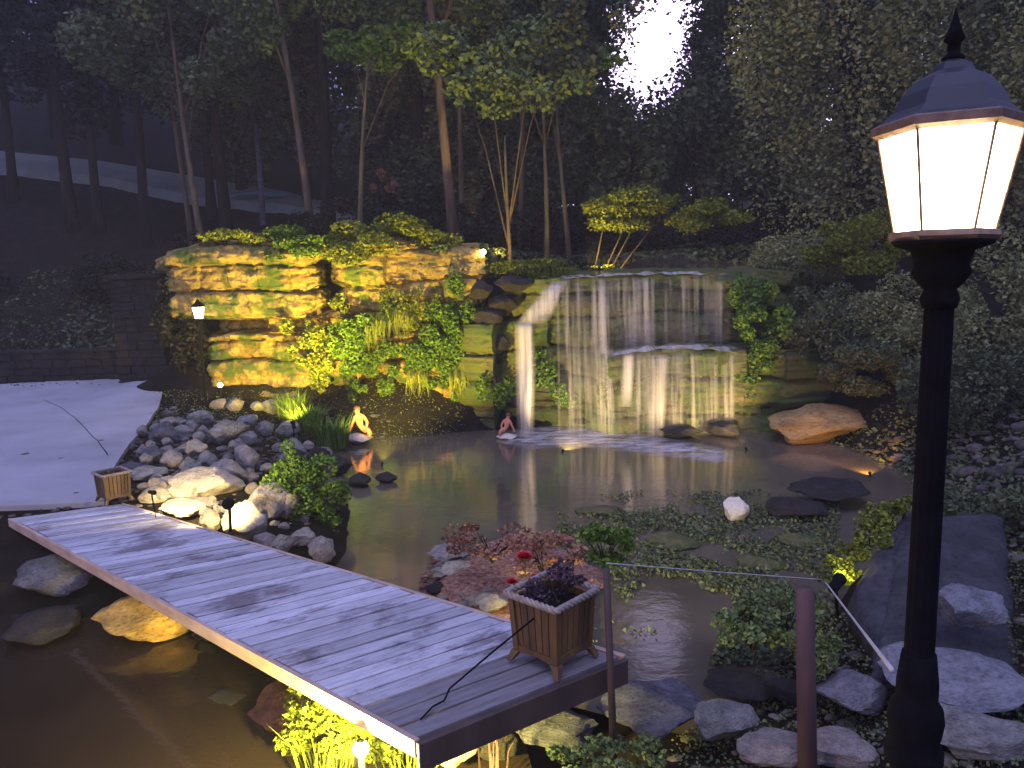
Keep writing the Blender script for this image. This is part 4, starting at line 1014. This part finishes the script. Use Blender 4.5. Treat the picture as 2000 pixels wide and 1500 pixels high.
spotlight(py(1075, 515, 18.0), py(1090, 290, 21), 130, 'assumed garden light above the falls aimed up at the broad green bough', (.9, .9, .4), 70)  # unseen uplight, assumed from the lit leaves above
spotlight(py(690, 455, 18.6), py(740, 280, 21), 110, 'assumed garden light on the cliff top aimed up at the left green bough', (.8, 1, .5), 60)  # assumed lamp behind the lit look of the left bough
spotlight(pz(395, 1262, .05), pz(280, 1222, .25), 22, 'assumed low light in the outflow aimed at the amber rock', (1, .68, .1), 110, ground=-.3)  # unseen lamp, assumed from the amber light on the rock

# ------------------------------------------------------------------ footbridge
zn, zf = .8, .5
cA = pz(815, 1440, zn); cB = pz(1212, 1281, zn); cC = pz(22, 1012, zf); cD = pz(236, 984, zf)
br = empty('footbridge', tuple(cA)); tag(br, 'weathered plank footbridge with pale side boards crossing the outflow to the patio', 'footbridge')
ang = math.atan2((cB - cA).y, (cB - cA).x); br.rotation_euler = (0, 0, ang)
INV = (Matrix.Translation(cA) @ Matrix.Rotation(ang, 4, 'Z')).inverted()
L_ = lambda v: INV @ v
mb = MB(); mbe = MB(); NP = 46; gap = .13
rp = random.Random(4)
def edgept(a, b, t): return a.lerp(b, t)
for i in range(NP):
    t0 = i / NP + gap / NP / 2; t1 = (i + 1) / NP - gap / NP / 2
    dz = rp.uniform(-.005, .005); sh = rp.uniform(-.02, .02)
    q = [edgept(cA, cC, t0), edgept(cB, cD, t0), edgept(cB, cD, t1), edgept(cA, cC, t1)]
    w_ = (q[1] - q[0]).normalized() * sh
    tp = [L_(v + w_ + Vector((0, 0, dz))) for v in q]; bt = [v - Vector((0, 0, .035)) for v in tp]
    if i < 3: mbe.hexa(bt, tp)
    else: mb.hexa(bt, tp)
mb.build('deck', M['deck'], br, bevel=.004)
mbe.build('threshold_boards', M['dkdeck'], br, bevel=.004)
def board(name, a, b, h, th, out, drop, mat):
    d = (b - a).normalized(); n = Vector((d.y, -d.x, 0)).normalized() * out
    q = [a, b, b + n * th, a + n * th]
    tp = [L_(v - Vector((0, 0, drop))) for v in q]; bt = [v - Vector((0, 0, h)) for v in tp]
    if out > 0: tp = tp[::-1]; bt = bt[::-1]
    return MB().hexa(bt, tp).build(name, mat, br, bevel=.004)
dl = (cC - cA).normalized()
board('side_board', cA - dl * .02, cC, .10, .035, -1, -.003, M['fascia'])
board('side_board', cB - dl * .02, cD, .10, .035, 1, -.003, M['fascia'])
board('end_board', cA + (cA - cB).normalized() * .03 - dl * .03, cB - dl * .03, .16, .035, 1, .003, M['dkwood'])
for f in (.12, .5, .88):
    board('beam', edgept(cA, cB, f) + dl * .03, edgept(cC, cD, f), .16, .09, 1, .042, M['dkwood'])

# ------------------------------------------------------------------ planters
def make_planter():
    e = empty('wooden_planter'); tag(e, 'x', 'planter')
    S = .335; H0 = .09; H1 = .40; b0 = S * .47; b1 = S * .53
    # vertical boards, slightly flared walls
    mb = MB(); nb = 6
    for s in range(4):
        rot = Matrix.Rotation(s * math.pi / 2, 4, 'Z')
        for k in range(nb):
            u0 = -1 + 2 * k / nb + .02; u1 = -1 + 2 * (k + 1) / nb - .02
            bt = [Vector((u0 * b0 * .98, -b0, H0)), Vector((u1 * b0 * .98, -b0, H0)), Vector((u1 * b0 * .98, -b0 + .02, H0)), Vector((u0 * b0 * .98, -b0 + .02, H0))]
            tp = [Vector((u0 * b1 * .98, -b1, H1)), Vector((u1 * b1 * .98, -b1, H1)), Vector((u1 * b1 * .98, -b1 + .02, H1)), Vector((u0 * b1 * .98, -b1 + .02, H1))]
            mb.hexa([rot @ v for v in bt], [rot @ v for v in tp])
    mb.build('panel', M['planterwood'], e, bevel=.002)
    for sx in (-1, 1):
        for sy in (-1, 1):
            mb = MB(); mb.hexa([Vector((sx * b0 + a * .02, sy * b0 + c * .02, H0 - .02)) for a, c in ((-1, -1), (1, -1), (1, 1), (-1, 1))],
                    [Vector((sx * b1 + a * .02, sy * b1 + c * .02, H1 + .005)) for a, c in ((-1, -1), (1, -1), (1, 1), (-1, 1))])
            mb.build('corner_post', M['planterwood'], e, bevel=.003)
    for sx in (-1, 1):
        for sy in (-1, 1):
            MB().hexa([Vector((sx * (b0 + .035) + a * .016, sy * (b0 + .035) + c * .016, 0)) for a, c in ((-1, -1), (1, -1), (1, 1), (-1, 1))],
                      [Vector((sx * (b0 + .0) + a * .03, sy * (b0 + .0) + c * .03, H0 - .021)) for a, c in ((-1, -1), (1, -1), (1, 1), (-1, 1))]).build('leg', M['planterwood'], e, bevel=.004)
    # arched apron
    mb = MB()
    for s in range(4):
        rot = Matrix.Rotation(s * math.pi / 2, 4, 'Z'); n = 12
        for k in range(n):
            u0 = -1 + 2 * k / n; u1 = -1 + 2 * (k + 1) / n
            a0 = .045 * (1 - u0 * u0) ** .5 if abs(u0) < 1 else 0; a1 = .045 * (1 - u1 * u1) ** .5 if abs(u1) < 1 else 0
            w_ = b0 + .012
            mb.hexa([rot @ Vector(v) for v in ((u0 * w_, -w_, H0 - .065 + a0), (u1 * w_, -w_, H0 - .065 + a1), (u1 * w_, -w_ + .02, H0 - .065 + a1), (u0 * w_, -w_ + .02, H0 - .065 + a0))],
                    [rot @ Vector(v) for v in ((u0 * w_, -w_, H0 + .01), (u1 * w_, -w_, H0 + .01), (u1 * w_, -w_ + .02, H0 + .01), (u0 * w_, -w_ + .02, H0 + .01))])
    mb.build('apron', M['planterwood'], e)
    # twisted rope trim round the rim
    mb = MB(); rr = b1 + .03; crn = [(-rr, -rr), (rr, -rr), (rr, rr), (-rr, rr)]; pts = []
    for i in range(4):
        a = Vector((*crn[i], H1 + .012)); b_ = Vector((*crn[(i + 1) % 4], H1 + .012))
        for k in range(40): pts.append((a.lerp(b_, k / 40), (b_ - a).normalized()))
    for strand in range(3):
        P_ = []
        for j, (p, d) in enumerate(pts + pts[:1]):
            th = j * .55 + strand * 2.094; nrm = Vector((-d.y, d.x, 0)); P_.append(p + nrm * math.cos(th) * .011 + Vector((0, 0, 1)) * math.sin(th) * .011)
        mb.tube(P_, .0115, 6)
    mb.build('rope_trim', M['rope'], e, True)
    MB().box((0, 0, H1 - .05), (2 * b1 - .05, 2 * b1 - .05, .03)).build('soil', M['ground'], e)
    return e
def copy_tree(o):
    c_ = o.copy(); COL.objects.link(c_)
    for ch in o.children:
        d_ = ch.copy(); COL.objects.link(d_); d_.parent = c_
        d_.matrix_parent_inverse = ch.matrix_parent_inverse.copy()
    return c_
pl1 = make_planter(); kc = pz(1088, 1326, zn)
yaw = math.atan2(-dl.y, -dl.x)     # planter x axis along the bridge
e1 = -Vector((dl.x, dl.y, 0)).normalized(); e2 = Vector((-e1.y, e1.x, 0))
pc = kc - e1 * .175 + e2 * .175
pl1.location = (pc.x, pc.y, zn + .004); pl1.rotation_euler = (0, 0, yaw)
tag(pl1, 'large wooden planter with twisted rope rim on the near end of the bridge', 'planter', 'matching wooden planters on the bridge')
pl1.scale = (1.0, 1.0, 1.08)
pl2 = copy_tree(pl1); kc2 = pz(203, 993, zf); pc2 = kc2 - e1 * .20 + e2 * .2
pl2.location = (pc2.x, pc2.y, zf + .02); pl2.scale = (.84, .84, .9)
tag(pl2, 'smaller-looking wooden planter at the far patio end of the bridge, its left face orange', 'planter')
# planting in the big planter
top = Vector((pc.x, pc.y, zn + .42))
bush('planter_foliage', top + Vector((0, 0, .10)), (.2, .2, .10), 700, .032, M['leafred2'], 'dark purple-grey foliage filling the big wooden planter', 'plant', k=8)
def bloom(loc, r, label):
    e = empty('red_flower', loc - Vector((0, 0, r + .09))); tag(e, label, 'flower'); rg = rgen()
    mb = MB(); zc = r + .09
    for layer in range(4):
        for k in range(9):
            a = k / 9 * 6.283 + layer * .35; tilt = .25 + layer * .33; rr = r * (1 - layer * .12)
            d = Vector((math.cos(a) * math.cos(tilt), math.sin(a) * math.cos(tilt), math.sin(tilt))); s = Vector((-math.sin(a), math.cos(a), 0)) * rr * .42
            b = Vector((0, 0, zc - r * .3)); mid = b + d * rr * .75; tip = b + d * rr * 1.05 + Vector((0, 0, rr * .12))
            mb.add([b, mid + s, tip, mid - s], [(0, 1, 2, 3)])
    mb.build('petals', M['red'], e); MB().tube([(0, 0, 0), (.01, 0, zc - r * .3)], .005, 6).build('stem', M['leafmid'], e)
bloom(py(1024, 1085, 4.95), .065, 'larger bright red bloom high at the left of the big planter')
bloom(py(1000, 1135, 4.8), .045, 'small dark red bloom low at the left rim of the big planter')
bloom(py(1045, 1125, 4.9), .035, 'tiny crimson bud cluster between the two red blooms')
c = py(1180, 1068, 5.6); bush('leafy_plant', c, (.24, .2, .15), 1500, .045, M['leafbright'], 'green leafy plant just above the thin dark post', 'plant', k=9)

# ------------------------------------------------------------------ posts, cables
def post(x0, y0, x1, y1, Y, r, label, mat, extra=.0):
    t = py(x0, y0, Y); b = py(x1, y1, Y); b = t + (b - t) * ((t.z - min(gz(b.x, Y), b.z) + .15) / (t.z - b.z))
    e = empty('post', tuple(b)); tag(e, label, 'post')
    v = t - b; MB().tube([(0, 0, 0), v * .5, v], [r, r * .95, r * .9], 10).build('shaft', M[mat], e, True)
    return e
p1_ = post(1184, 1110, 1198, 1450, 4.3, .024, 'thin dark post standing in front of the pond right of the big planter', 'dkwood')
p2_ = post(1572, 1150, 1577, 1500, 4.0, .055, 'thicker reddish post between the grey slabs and the lamp', 'postwood')
def cable(pts, r, label, mat, sag=0.0, name='cable'):
    P_ = [Vector(p) for p in pts]; out = []
    for a, b in zip(P_, P_[1:]):
        for k in range(10):
            t = k / 10; q = a.lerp(b, t); q.z -= sag * 4 * t * (1 - t); out.append(q)
    out.append(P_[-1])
    e = P_[0].copy(); mb = MB(); mb.tube([q - e for q in out], r, 6); o = mb.build(name, M[mat], None, True); o.location = e; tag(o, label, 'cable'); return o
cable([py(1612, 1137, 6.1), py(1675, 1220, 4.0), py(1742, 1308, 1.95)], .007, 'pale cable slanting from the yellow spotlight down to the lamp post', 'cable', 0)
cable([py(1185, 1100, 4.35), py(1400, 1117, 5.2), py(1606, 1132, 6.1)], .004, 'faint horizontal wire from the thin dark post to the yellow spotlight', 'cable', .0)
k1 = py(1050, 1202, 4.42)
cb = cable([k1, py(960, 1275, 4.1), pz(878, 1345, zn + .04), pz(868, 1368, zn + .012), pz(845, 1380, zn + .012), pz(822, 1405, zn + .012)], .006, 'black cord running from the big planter across the bridge corner', 'black', .0, 'cord')

# ------------------------------------------------------------------ figurines in the pond
def figurine(loc, s, mirror, label, rock=True):
    e = empty('figurine', loc); tag(e, label, 'figurine')
    J = {'hip': (0, 0, .10), 'waist': (.01, 0, .20), 'chest': (0, 0, .30), 'neck': (-.01, 0, .37), 'head': (-.02, 0, .42), 'crown': (-.02, 0, .46),
         'shl': (-.05, -.04, .33), 'ell': (-.10, -.05, .21), 'hal': (-.15, -.05, .09), 'shr': (.07, .03, .33), 'elr': (.13, .0, .24), 'har': (.12, -.05, .15),
         'kn': (.16, -.06, .13), 'an': (.17, -.1, .02), 'kn2': (.11, .06, .15), 'an2': (.18, .02, .03)}
    rd = {'hip': .075, 'waist': .055, 'chest': .07, 'neck': .028, 'head': .048, 'crown': .036, 'shl': .03, 'ell': .022, 'hal': .02, 'shr': .03, 'elr': .022, 'har': .02, 'kn': .042, 'an': .025, 'kn2': .042, 'an2': .025}
    names = list(J); E_ = [('hip', 'waist'), ('waist', 'chest'), ('chest', 'neck'), ('neck', 'head'), ('head', 'crown'), ('chest', 'shl'), ('shl', 'ell'), ('ell', 'hal'), ('chest', 'shr'), ('shr', 'elr'), ('elr', 'har'), ('hip', 'kn'), ('kn', 'an'), ('hip', 'kn2'), ('kn2', 'an2')]
    me = bpy.data.meshes.new('body'); mm = -1 if mirror else 1
    me.from_pydata([(J[n][0] * s * mm, J[n][1] * s, J[n][2] * s) for n in names], [(names.index(a), names.index(b)) for a, b in E_], [])
    o = bpy.data.objects.new('body', me); COL.objects.link(o); o.parent = e
    me.materials.append(M['terracotta'])
    sk = o.modifiers.new('skin', 'SKIN'); sk.use_smooth_shade = True
    for i, n in enumerate(names):
        v = me.skin_vertices[0].data[i]; v.radius = (rd[n] * s, rd[n] * s)
        v.use_root = (n == 'hip')
    ss = o.modifiers.new('sub', 'SUBSURF'); ss.levels = 1; ss.render_levels = 2
    MB().lathe([(.012 * s, .405 * s), (.045 * s, .41 * s), (.054 * s, .44 * s), (.046 * s, .475 * s), (.02 * s, .492 * s)], 12, c=(-.02 * s * mm, .012 * s, 0)).build('hair', M['planterwood'], e, True)
    if rock:
        b = link('plinth', rock_mesh(41, .6, 4, 3, .15), M['white'], e); b.location = (0, 0, -.02); b.scale = (.23 * s, .17 * s, .14 * s)
    return e
c = pz(703, 866, .0); figurine((c.x, c.y, .12), 1.3, False, 'terracotta seated figurine propped on one arm on a white stone at the left waterline')
c = pz(992, 856, .0); figurine((c.x, c.y, .05), .95, True, 'smaller orange figurine at the foot of the left water chute', True)

# ------------------------------------------------------------------ lamp post
def make_lamp(H):
    """H: height of the lantern floor above the ground"""
    e = empty('lamp_post'); tag(e, 'x', 'lamp post'); ph = R(-113.9)
    pr = .027
    MB().lathe([(.115, 0), (.115, .06), (.10, .08), (.085, .20), (.065, .24), (.056, .60), (.066, .62), (.07, .66), (.058, .70), (.05, .74), (.048, .98), (.062, 1.0), (.062, 1.03), (.05, 1.045), (.056, 1.07), (.060, 1.10), (.056, 1.13), (.044, 1.15), (.044, 1.19), (.036, 1.26)], 24).build('base', M['black'], e, True)
    # fluted shaft
    V = []; Fc = []; n = 48
    zs_ = [1.26, 1.5, 1.8, 2.0, H - .13]
    for j, z in enumerate(zs_):
        for k in range(n):
            a = 2 * math.pi * k / n; r_ = (pr + .003 * (1 - j / 4)) * (1 + .05 * math.cos(12 * a)); V.append((r_ * math.cos(a), r_ * math.sin(a), z))
    for j in range(len(zs_) - 1):
        for k in range(n): Fc.append((j * n + k, j * n + (k + 1) % n, (j + 1) * n + (k + 1) % n, (j + 1) * n + k))
    MB().add(V, Fc).build('shaft', M['black'], e, True)
    MB().lathe([(pr + .006, H - .15), (pr + .012, H - .13), (pr + .004, H - .11), (.042, H - .10), (.058, H - .075), (.052, H - .06), (.06, H - .03), (.092, H - .018), (.098, H - .008)], 24).build('neck', M['black'], e, True)
    r0, r1 = .090, .130; h = .212
    MB().lathe([(r0 + .010, H - .008), (r0 + .016, H), (r0 + .012, H + .012)], 6, ph).build('bottom_trim', M['brass'], e)
    for k in range(6):
        a0 = ph + k * math.pi / 3; a1 = a0 + math.pi / 3
        q = lambda r_, a, z: Vector((r_ * math.cos(a), r_ * math.sin(a), z))
        o = MB().hexa([q(r0 - .006, a0, H + .0125), q(r0, a0, H + .0125), q(r0, a1, H + .0125), q(r0 - .006, a1, H + .0125)], [q(r1 - .006, a0, H + h), q(r1, a0, H + h), q(r1, a1, H + h), q(r1 - .006, a1, H + h)]).build('pane', M['pane'], e)
    for k in range(6):
        a0 = ph + k * math.pi / 3; q = lambda r_, z: Vector((r_ * math.cos(a0), r_ * math.sin(a0), z))
        MB().tube([q(r0 + .003, H + .01), q(r1 + .003, H + h)], .0032, 6).build('glazing_bar', M['brass'], e)
    MB().lathe([(r1 + .004, H + h - .006), (r1 + .016, H + h + .002), (r1 + .018, H + h + .018), (r1 + .010, H + h + .022)], 6, ph).build('top_rim', M['brass'], e)
    MB().lathe([(r1 + .008, H + h + .0225), (r1 - .005, H + h + .03), (.108, H + h + .046), (.092, H + h + .078), (.068, H + h + .106), (.040, H + h + .120), (.034, H + h + .134), (.018, H + h + .142)], 6, ph).build('roof', M['roofmetal'], e)
    MB().lathe([(.018, H + h + .140), (.022, H + h + .146), (.012, H + h + .155), (.012, H + h + .175), (.02, H + h + .182), (.014, H + h + .198), (.006, H + h + .222), (.002, H + h + .242)], 14).build('finial', M['black'], e, True)
    # bulb holder seen through the lower glass
    point(e, (0, 0, H + h * .5), 1, (1, .74, .42), .06).data.energy = 1
    return e
M['brass'] = simple('dark_bronze', [(.3, (.10, .06, .035)), (.7, (.24, .16, .10))], 40, .45, .2, .003, metal=.3)
M['roofmetal'] = simple('glossy_dark_metal', [(.3, (.004, .004, .006)), (.7, (.010, .010, .014))], 12, .55, .1, .003)
tL = py(1842, 462, 1.62); bL = py(1796, 1262, 1.62)
ax = (tL - bL).normalized(); gl = 1.07
H_ = (tL.z - gl) / ax.z
lp = make_lamp(H_); base = tL - ax * H_
lp.location = base; lp.rotation_mode = 'QUATERNION'; lp.rotation_quaternion = ax.to_track_quat('Z', 'Y')
tag(lp, 'tall black lamp post with a glowing six-sided lantern at the right', 'lamp post')
for ch in lp.children:
    if ch.type == 'LIGHT': ch.data.energy = 130; ch.data.shadow_soft_size = .09
# assumed second lamp, unseen on the left, giving bridge and planters warm light
assumed_lamp = copy_tree(lp); assumed_lamp.location = (-4.6, .2, -1.35); assumed_lamp.rotation_quaternion = (1, 0, 0, 0)
tag(assumed_lamp, 'assumed matching lamp post out of view, left of the viewer beside the outflow', 'lamp post')
for ch in assumed_lamp.children:
    if ch.type == 'LIGHT': ch.data = ch.data.copy(); ch.data.energy = 1700; ch.data.color = (1, .56, .22)

# ------------------------------------------------------------------ right bank slab and patio crack
def slab(name, top, th, mat, label, cat, n=26):
    """top: four pixel+depth corners (near-left, near-right, far-right, far-left) -> an uneven thick stone slab"""
    q = [py(*t) for t in top]; V = []; Fc = []
    c0 = sum(q, Vector()) / 4
    for j in range(n + 1):
        for i in range(n + 1):
            u = i / n; v = j / n; ee = .035 * mn.noise(Vector((u * 5, v * 5, 3)))
            p = (q[0].lerp(q[1], u)).lerp(q[3].lerp(q[2], u), v)
            p = p + Vector((ee, ee, 0)) * 2; p.z += .07 * mn.fractal(p * 1.8, 1, 2, 5) - .10 * (max(0, abs(u - .5) - .4) + max(0, abs(v - .5) - .4)) * 5
            V.append(p - c0)
    k = len(V); V += [v - Vector((0, 0, th)) for v in V]; q_ = n + 1
    for j in range(n):
        for i in range(n):
            a = j * q_ + i; Fc.append((a, a + 1, a + q_ + 1, a + q_)); Fc.append((k + a + q_, k + a + q_ + 1, k + a + 1, k + a))
    for i in range(n):
        Fc.append((i + 1, i, k + i, k + i + 1)); a = n * q_ + i; Fc.append((a, a + 1, k + a + 1, k + a))
        a = i * q_; Fc.append((a, a + q_, k + a + q_, k + a)); a = i * q_ + n; Fc.append((a + q_, a, k + a, k + a + q_))
    o = link(name, mesh(name, V, Fc, True), mat); o.location = c0; tag(o, label, cat); return o
slab('rock_slab', ((1700, 1300, 4.7), (1990, 1290, 4.9), (1960, 1000, 7.6), (1775, 990, 7.3)), .35, M['slabgrey'], 'broad grey rock slab sloping up behind the lamp pole beside the lit plants', 'rock')
slab('rock_slab', ((1655, 1160, 6.0), (1720, 1260, 5.0), (1800, 1010, 7.2), (1772, 985, 7.3)), .3, M['slabgrey'], 'narrow grey rock slab directly under the lit plant strip left of the lamp pole', 'rock')
pc_ = [pz(x, y, .5) for x, y in ((85, 795), (120, 812), (150, 835), (172, 858), (195, 880), (212, 905))]
V = []; Fc = []
for i in range(26):
    t = i / 25 * 5; k = min(int(t), 4); p = pc_[k].lerp(pc_[k + 1], t - k); p.x += .03 * mn.noise(Vector((t * 3, 0, 0))); wd = .006 + .004 * mn.noise(Vector((t * 2, 5, 0)))
    z = gz(p.x, p.y) + .0745; V += [(p.x - wd, p.y, z), (p.x + wd, p.y + wd, z)]
for i in range(25): Fc.append((2 * i, 2 * i + 1, 2 * i + 3, 2 * i + 2))
o = link('patio_crack', mesh('patio_crack', V, Fc), M['black']); tag(o, kind='structure')

# ------------------------------------------------------------------ rubble and leaf litter on the banks
def rubble(name, pts, smin, smax, mat, label, seed):
    r = random.Random(seed); base = []
    for k in range(6):
        bm = bmesh.new(); bmesh.ops.create_icosphere(bm, subdivisions=2, radius=1)
        off = Vector((k * 9, seed, 0))
        for v in bm.verts:
            p = v.co.copy(); p *= 1 + .35 * mn.noise(p * 1.3 + off) + .1 * mn.noise(p * 4 + off); p.z *= .55; v.co = p
        base.append((np.array([v.co[:] for v in bm.verts]), [tuple(v.index for v in f.verts) for f in bm.faces])); bm.free()
    P = []; Fc = []; n = 0; zz = hts([p[0] for p in pts], [p[1] for p in pts])
    for (x, y), z in zip(pts, zz):
        if z < -.12: continue
        V, f = base[r.randrange(6)]; sc = r.uniform(smin, smax) * (1.8 if r.random() < .1 else 1); a = r.uniform(0, 6.28)
        ca, sa = math.cos(a), math.sin(a); Rm = np.array([[ca, -sa, 0], [sa, ca, 0], [0, 0, 1]])
        P.append(V @ Rm.T * sc * np.array([1, r.uniform(.6, 1), r.uniform(.6, 1.2)]) + np.array([x, y, z + sc * .2])); Fc += [tuple(i + n for i in q) for q in f]; n += len(V)
    me = mesh(name, np.concatenate(P).tolist(), Fc, True); o = link(name, me, mat); tag(o, label, name, kind='stuff'); return o
M['rubblemat'] = rockmat('mixed_rubble', (.05, .045, .038), (.14, .125, .105), (.28, .26, .23)); M['rustrubble'] = rockmat('rusty_pebbles', (.08, .035, .02), (.26, .14, .09), (.48, .33, .23))
for m_ in (M['rubblemat'], M['rustrubble']):
    nt_ = m_.node_tree; p_ = nt_.nodes['Principled BSDF']; src = p_.inputs['Base Color'].links[0].from_socket
    g_ = nt_.nodes.new('ShaderNodeNewGeometry'); r_ = ramp(nt_, [(0, (.45, .42, .40)), (1, (1, .97, .93))]); nt_.links.new(g_.outputs['Random Per Island'], r_.inputs[0])
    x_ = nt_.nodes.new('ShaderNodeMixRGB'); x_.blend_type = 'MULTIPLY'; x_.inputs[0].default_value = 1; nt_.links.new(src, x_.inputs[1]); nt_.links.new(r_.outputs[0], x_.inputs[2]); nt_.links.new(x_.outputs[0], p_.inputs['Base Color'])
q = random.Random(3)
rubble('rubble', [(q.uniform(.3, 4.6), q.uniform(3.1, 6.2)) for _ in range(500)], .015, .045, M['rubblemat'], 'mixed grey rubble covering the near right bank around the flat stones', 4)
rubble('rubble', [(q.uniform(4.5, 9), q.uniform(6, 13)) for _ in range(900)], .03, .09, M['rubblemat'], 'coarse grey rubble along the far right bank of the pond', 6)
rubble('rubble', [(q.uniform(-8.5, -2.6), q.uniform(9, 16.2)) for _ in range(1500)], .02, .06, M['rubblemat'], 'small rubble between the boulders of the heap and along the cliff foot', 8)
gc = pz(975, 1110, .1); PT = []
for _ in range(900):
    a = q.uniform(0, 6.28); d = math.sqrt(q.random()); PT.append((gc.x + math.cos(a) * d * .85, gc.y + math.sin(a) * d * 1.0))
def _h2(X, Y): return [max(.015, .10 * (1 - ((x - gc.x) / .95) ** 2 - ((y - gc.y) / 1.1) ** 2)) for x, y in zip(X, Y)]
_old = hts; hts = _h2
rubble('pebble_litter', PT, .012, .035, M['rustrubble'], 'rust-brown pebbles strewn over the low bank behind the big planter', 12)
hts = _old
def litter(name, n, fx, fy, size, mat, label, lift=.01):
    rg = rgen(); X = rg.uniform(*fx, n); Y = rg.uniform(*fy, n); Z = hts(X, Y); k = Z > -.05; pos = np.stack([X, Y, np.maximum(Z, 0) + lift + rg.uniform(0, .04, n)], 1)[k]
    o = link(name, leaf_mesh(name, leaf_arrays(pos, size, rg, 0, 1.5)), mat); tag(o, label, name.replace('_', ' '), kind='stuff')
litter('ground_cover', 16000, (1.0, 5.0), (3.0, 6.5), .028, M['leafdark'], 'low green ground cover among the stones of the near right bank')
litter('ground_cover', 9000, (4.5, 10), (6, 14), .08, M['leafdark'], 'dim ground cover on the far right bank')
litter('leaf_litter', 7000, (-9, -1), (14, 17), .04, M['leafdark'], 'fallen leaves and moss along the cliff foot')
litter('ground_cover', 16000, (-16, 10), (19, 26), .14, M['leafdark'], 'dim ground cover on the terrace above the falls')

# ------------------------------------------------------------------ thin haze volume, added to stand in for lens glow and lift the blacks
hm, hnt, hp = newmat('lens_glow_haze'); hnt.nodes.remove(hp); pv = hnt.nodes.new('ShaderNodeVolumePrincipled')
pv.inputs['Density'].default_value = .0018; pv.inputs['Color'].default_value = (.93, .93, .86, 1)
hnt.links.new(pv.outputs[0], hnt.nodes['Material Output'].inputs['Volume'])
o = MB().box((0, 44, 14), (140, 124, 48)).build('haze', hm); tag(o, kind='stuff')

for x, y, Y, r, lab in ((1470, 1225, 5.5, (.28, .25, .15), 'low green bush on the near shore between the two posts'), (1530, 1200, 5.7, (.3, .25, .2), 'low green bush on the near shore just left of the reddish post'), (1600, 1275, 4.9, (.16, .15, .12), 'small green bush right behind the reddish post')):
    c = py(x, y, Y); bush('shore_bush', c, r, 1500, .045, M['leafmid'], lab, k=12)

def weed_mat():
    rg = rgen(); P = []
    n = 34000; px_ = rg.uniform(1090, 1640, n); py_ = rg.uniform(960, 1300, n)
    for x, y in zip(px_, py_):
        p = pz(x, y, .012)
        if ((x - 1285) / 120) ** 2 + ((y - 1235) / 100) ** 2 < 1 + 1.6 * mn.noise(Vector((p.x * 2.1, p.y * 1.6, 9))) + rg.normal() * .15: continue
        f = mn.fractal(Vector((p.x * 1.5, p.y * 1.1, 3)), 1, 2, 4) + .25 * (x - 1250) / 400 - .3 * max(0, (1010 - y) / 60)
        if f > .03 + rg.normal() * .16 and (gz(p.x, p.y) < .05 if rg.uniform() < .02 else True): P.append((p.x, p.y, .012 + rg.uniform(0, .035)))
    o = link('water_weed', leaf_mesh('water_weed', leaf_arrays(np.array(P), .05, rg, 0, 1.5)), M['leafdark']); tag(o, 'dark green weed and moss spread over the shallows at centre right', 'water weed', kind='stuff')
weed_mat()
for i, (x, y, a, b) in enumerate(((1180, 1010, 110, 14), (1330, 1075, 130, 16), (1500, 1120, 120, 18), (1585, 1075, 110, 18), (1400, 1150, 100, 14))):
    boulder(x, y, -.02, a, b, M['sandmoss'], 'low mossy stone just breaking the water in the weedy shallows', 'mossy stones in the weedy shallows', i + 2, name='stone', cat='stone')
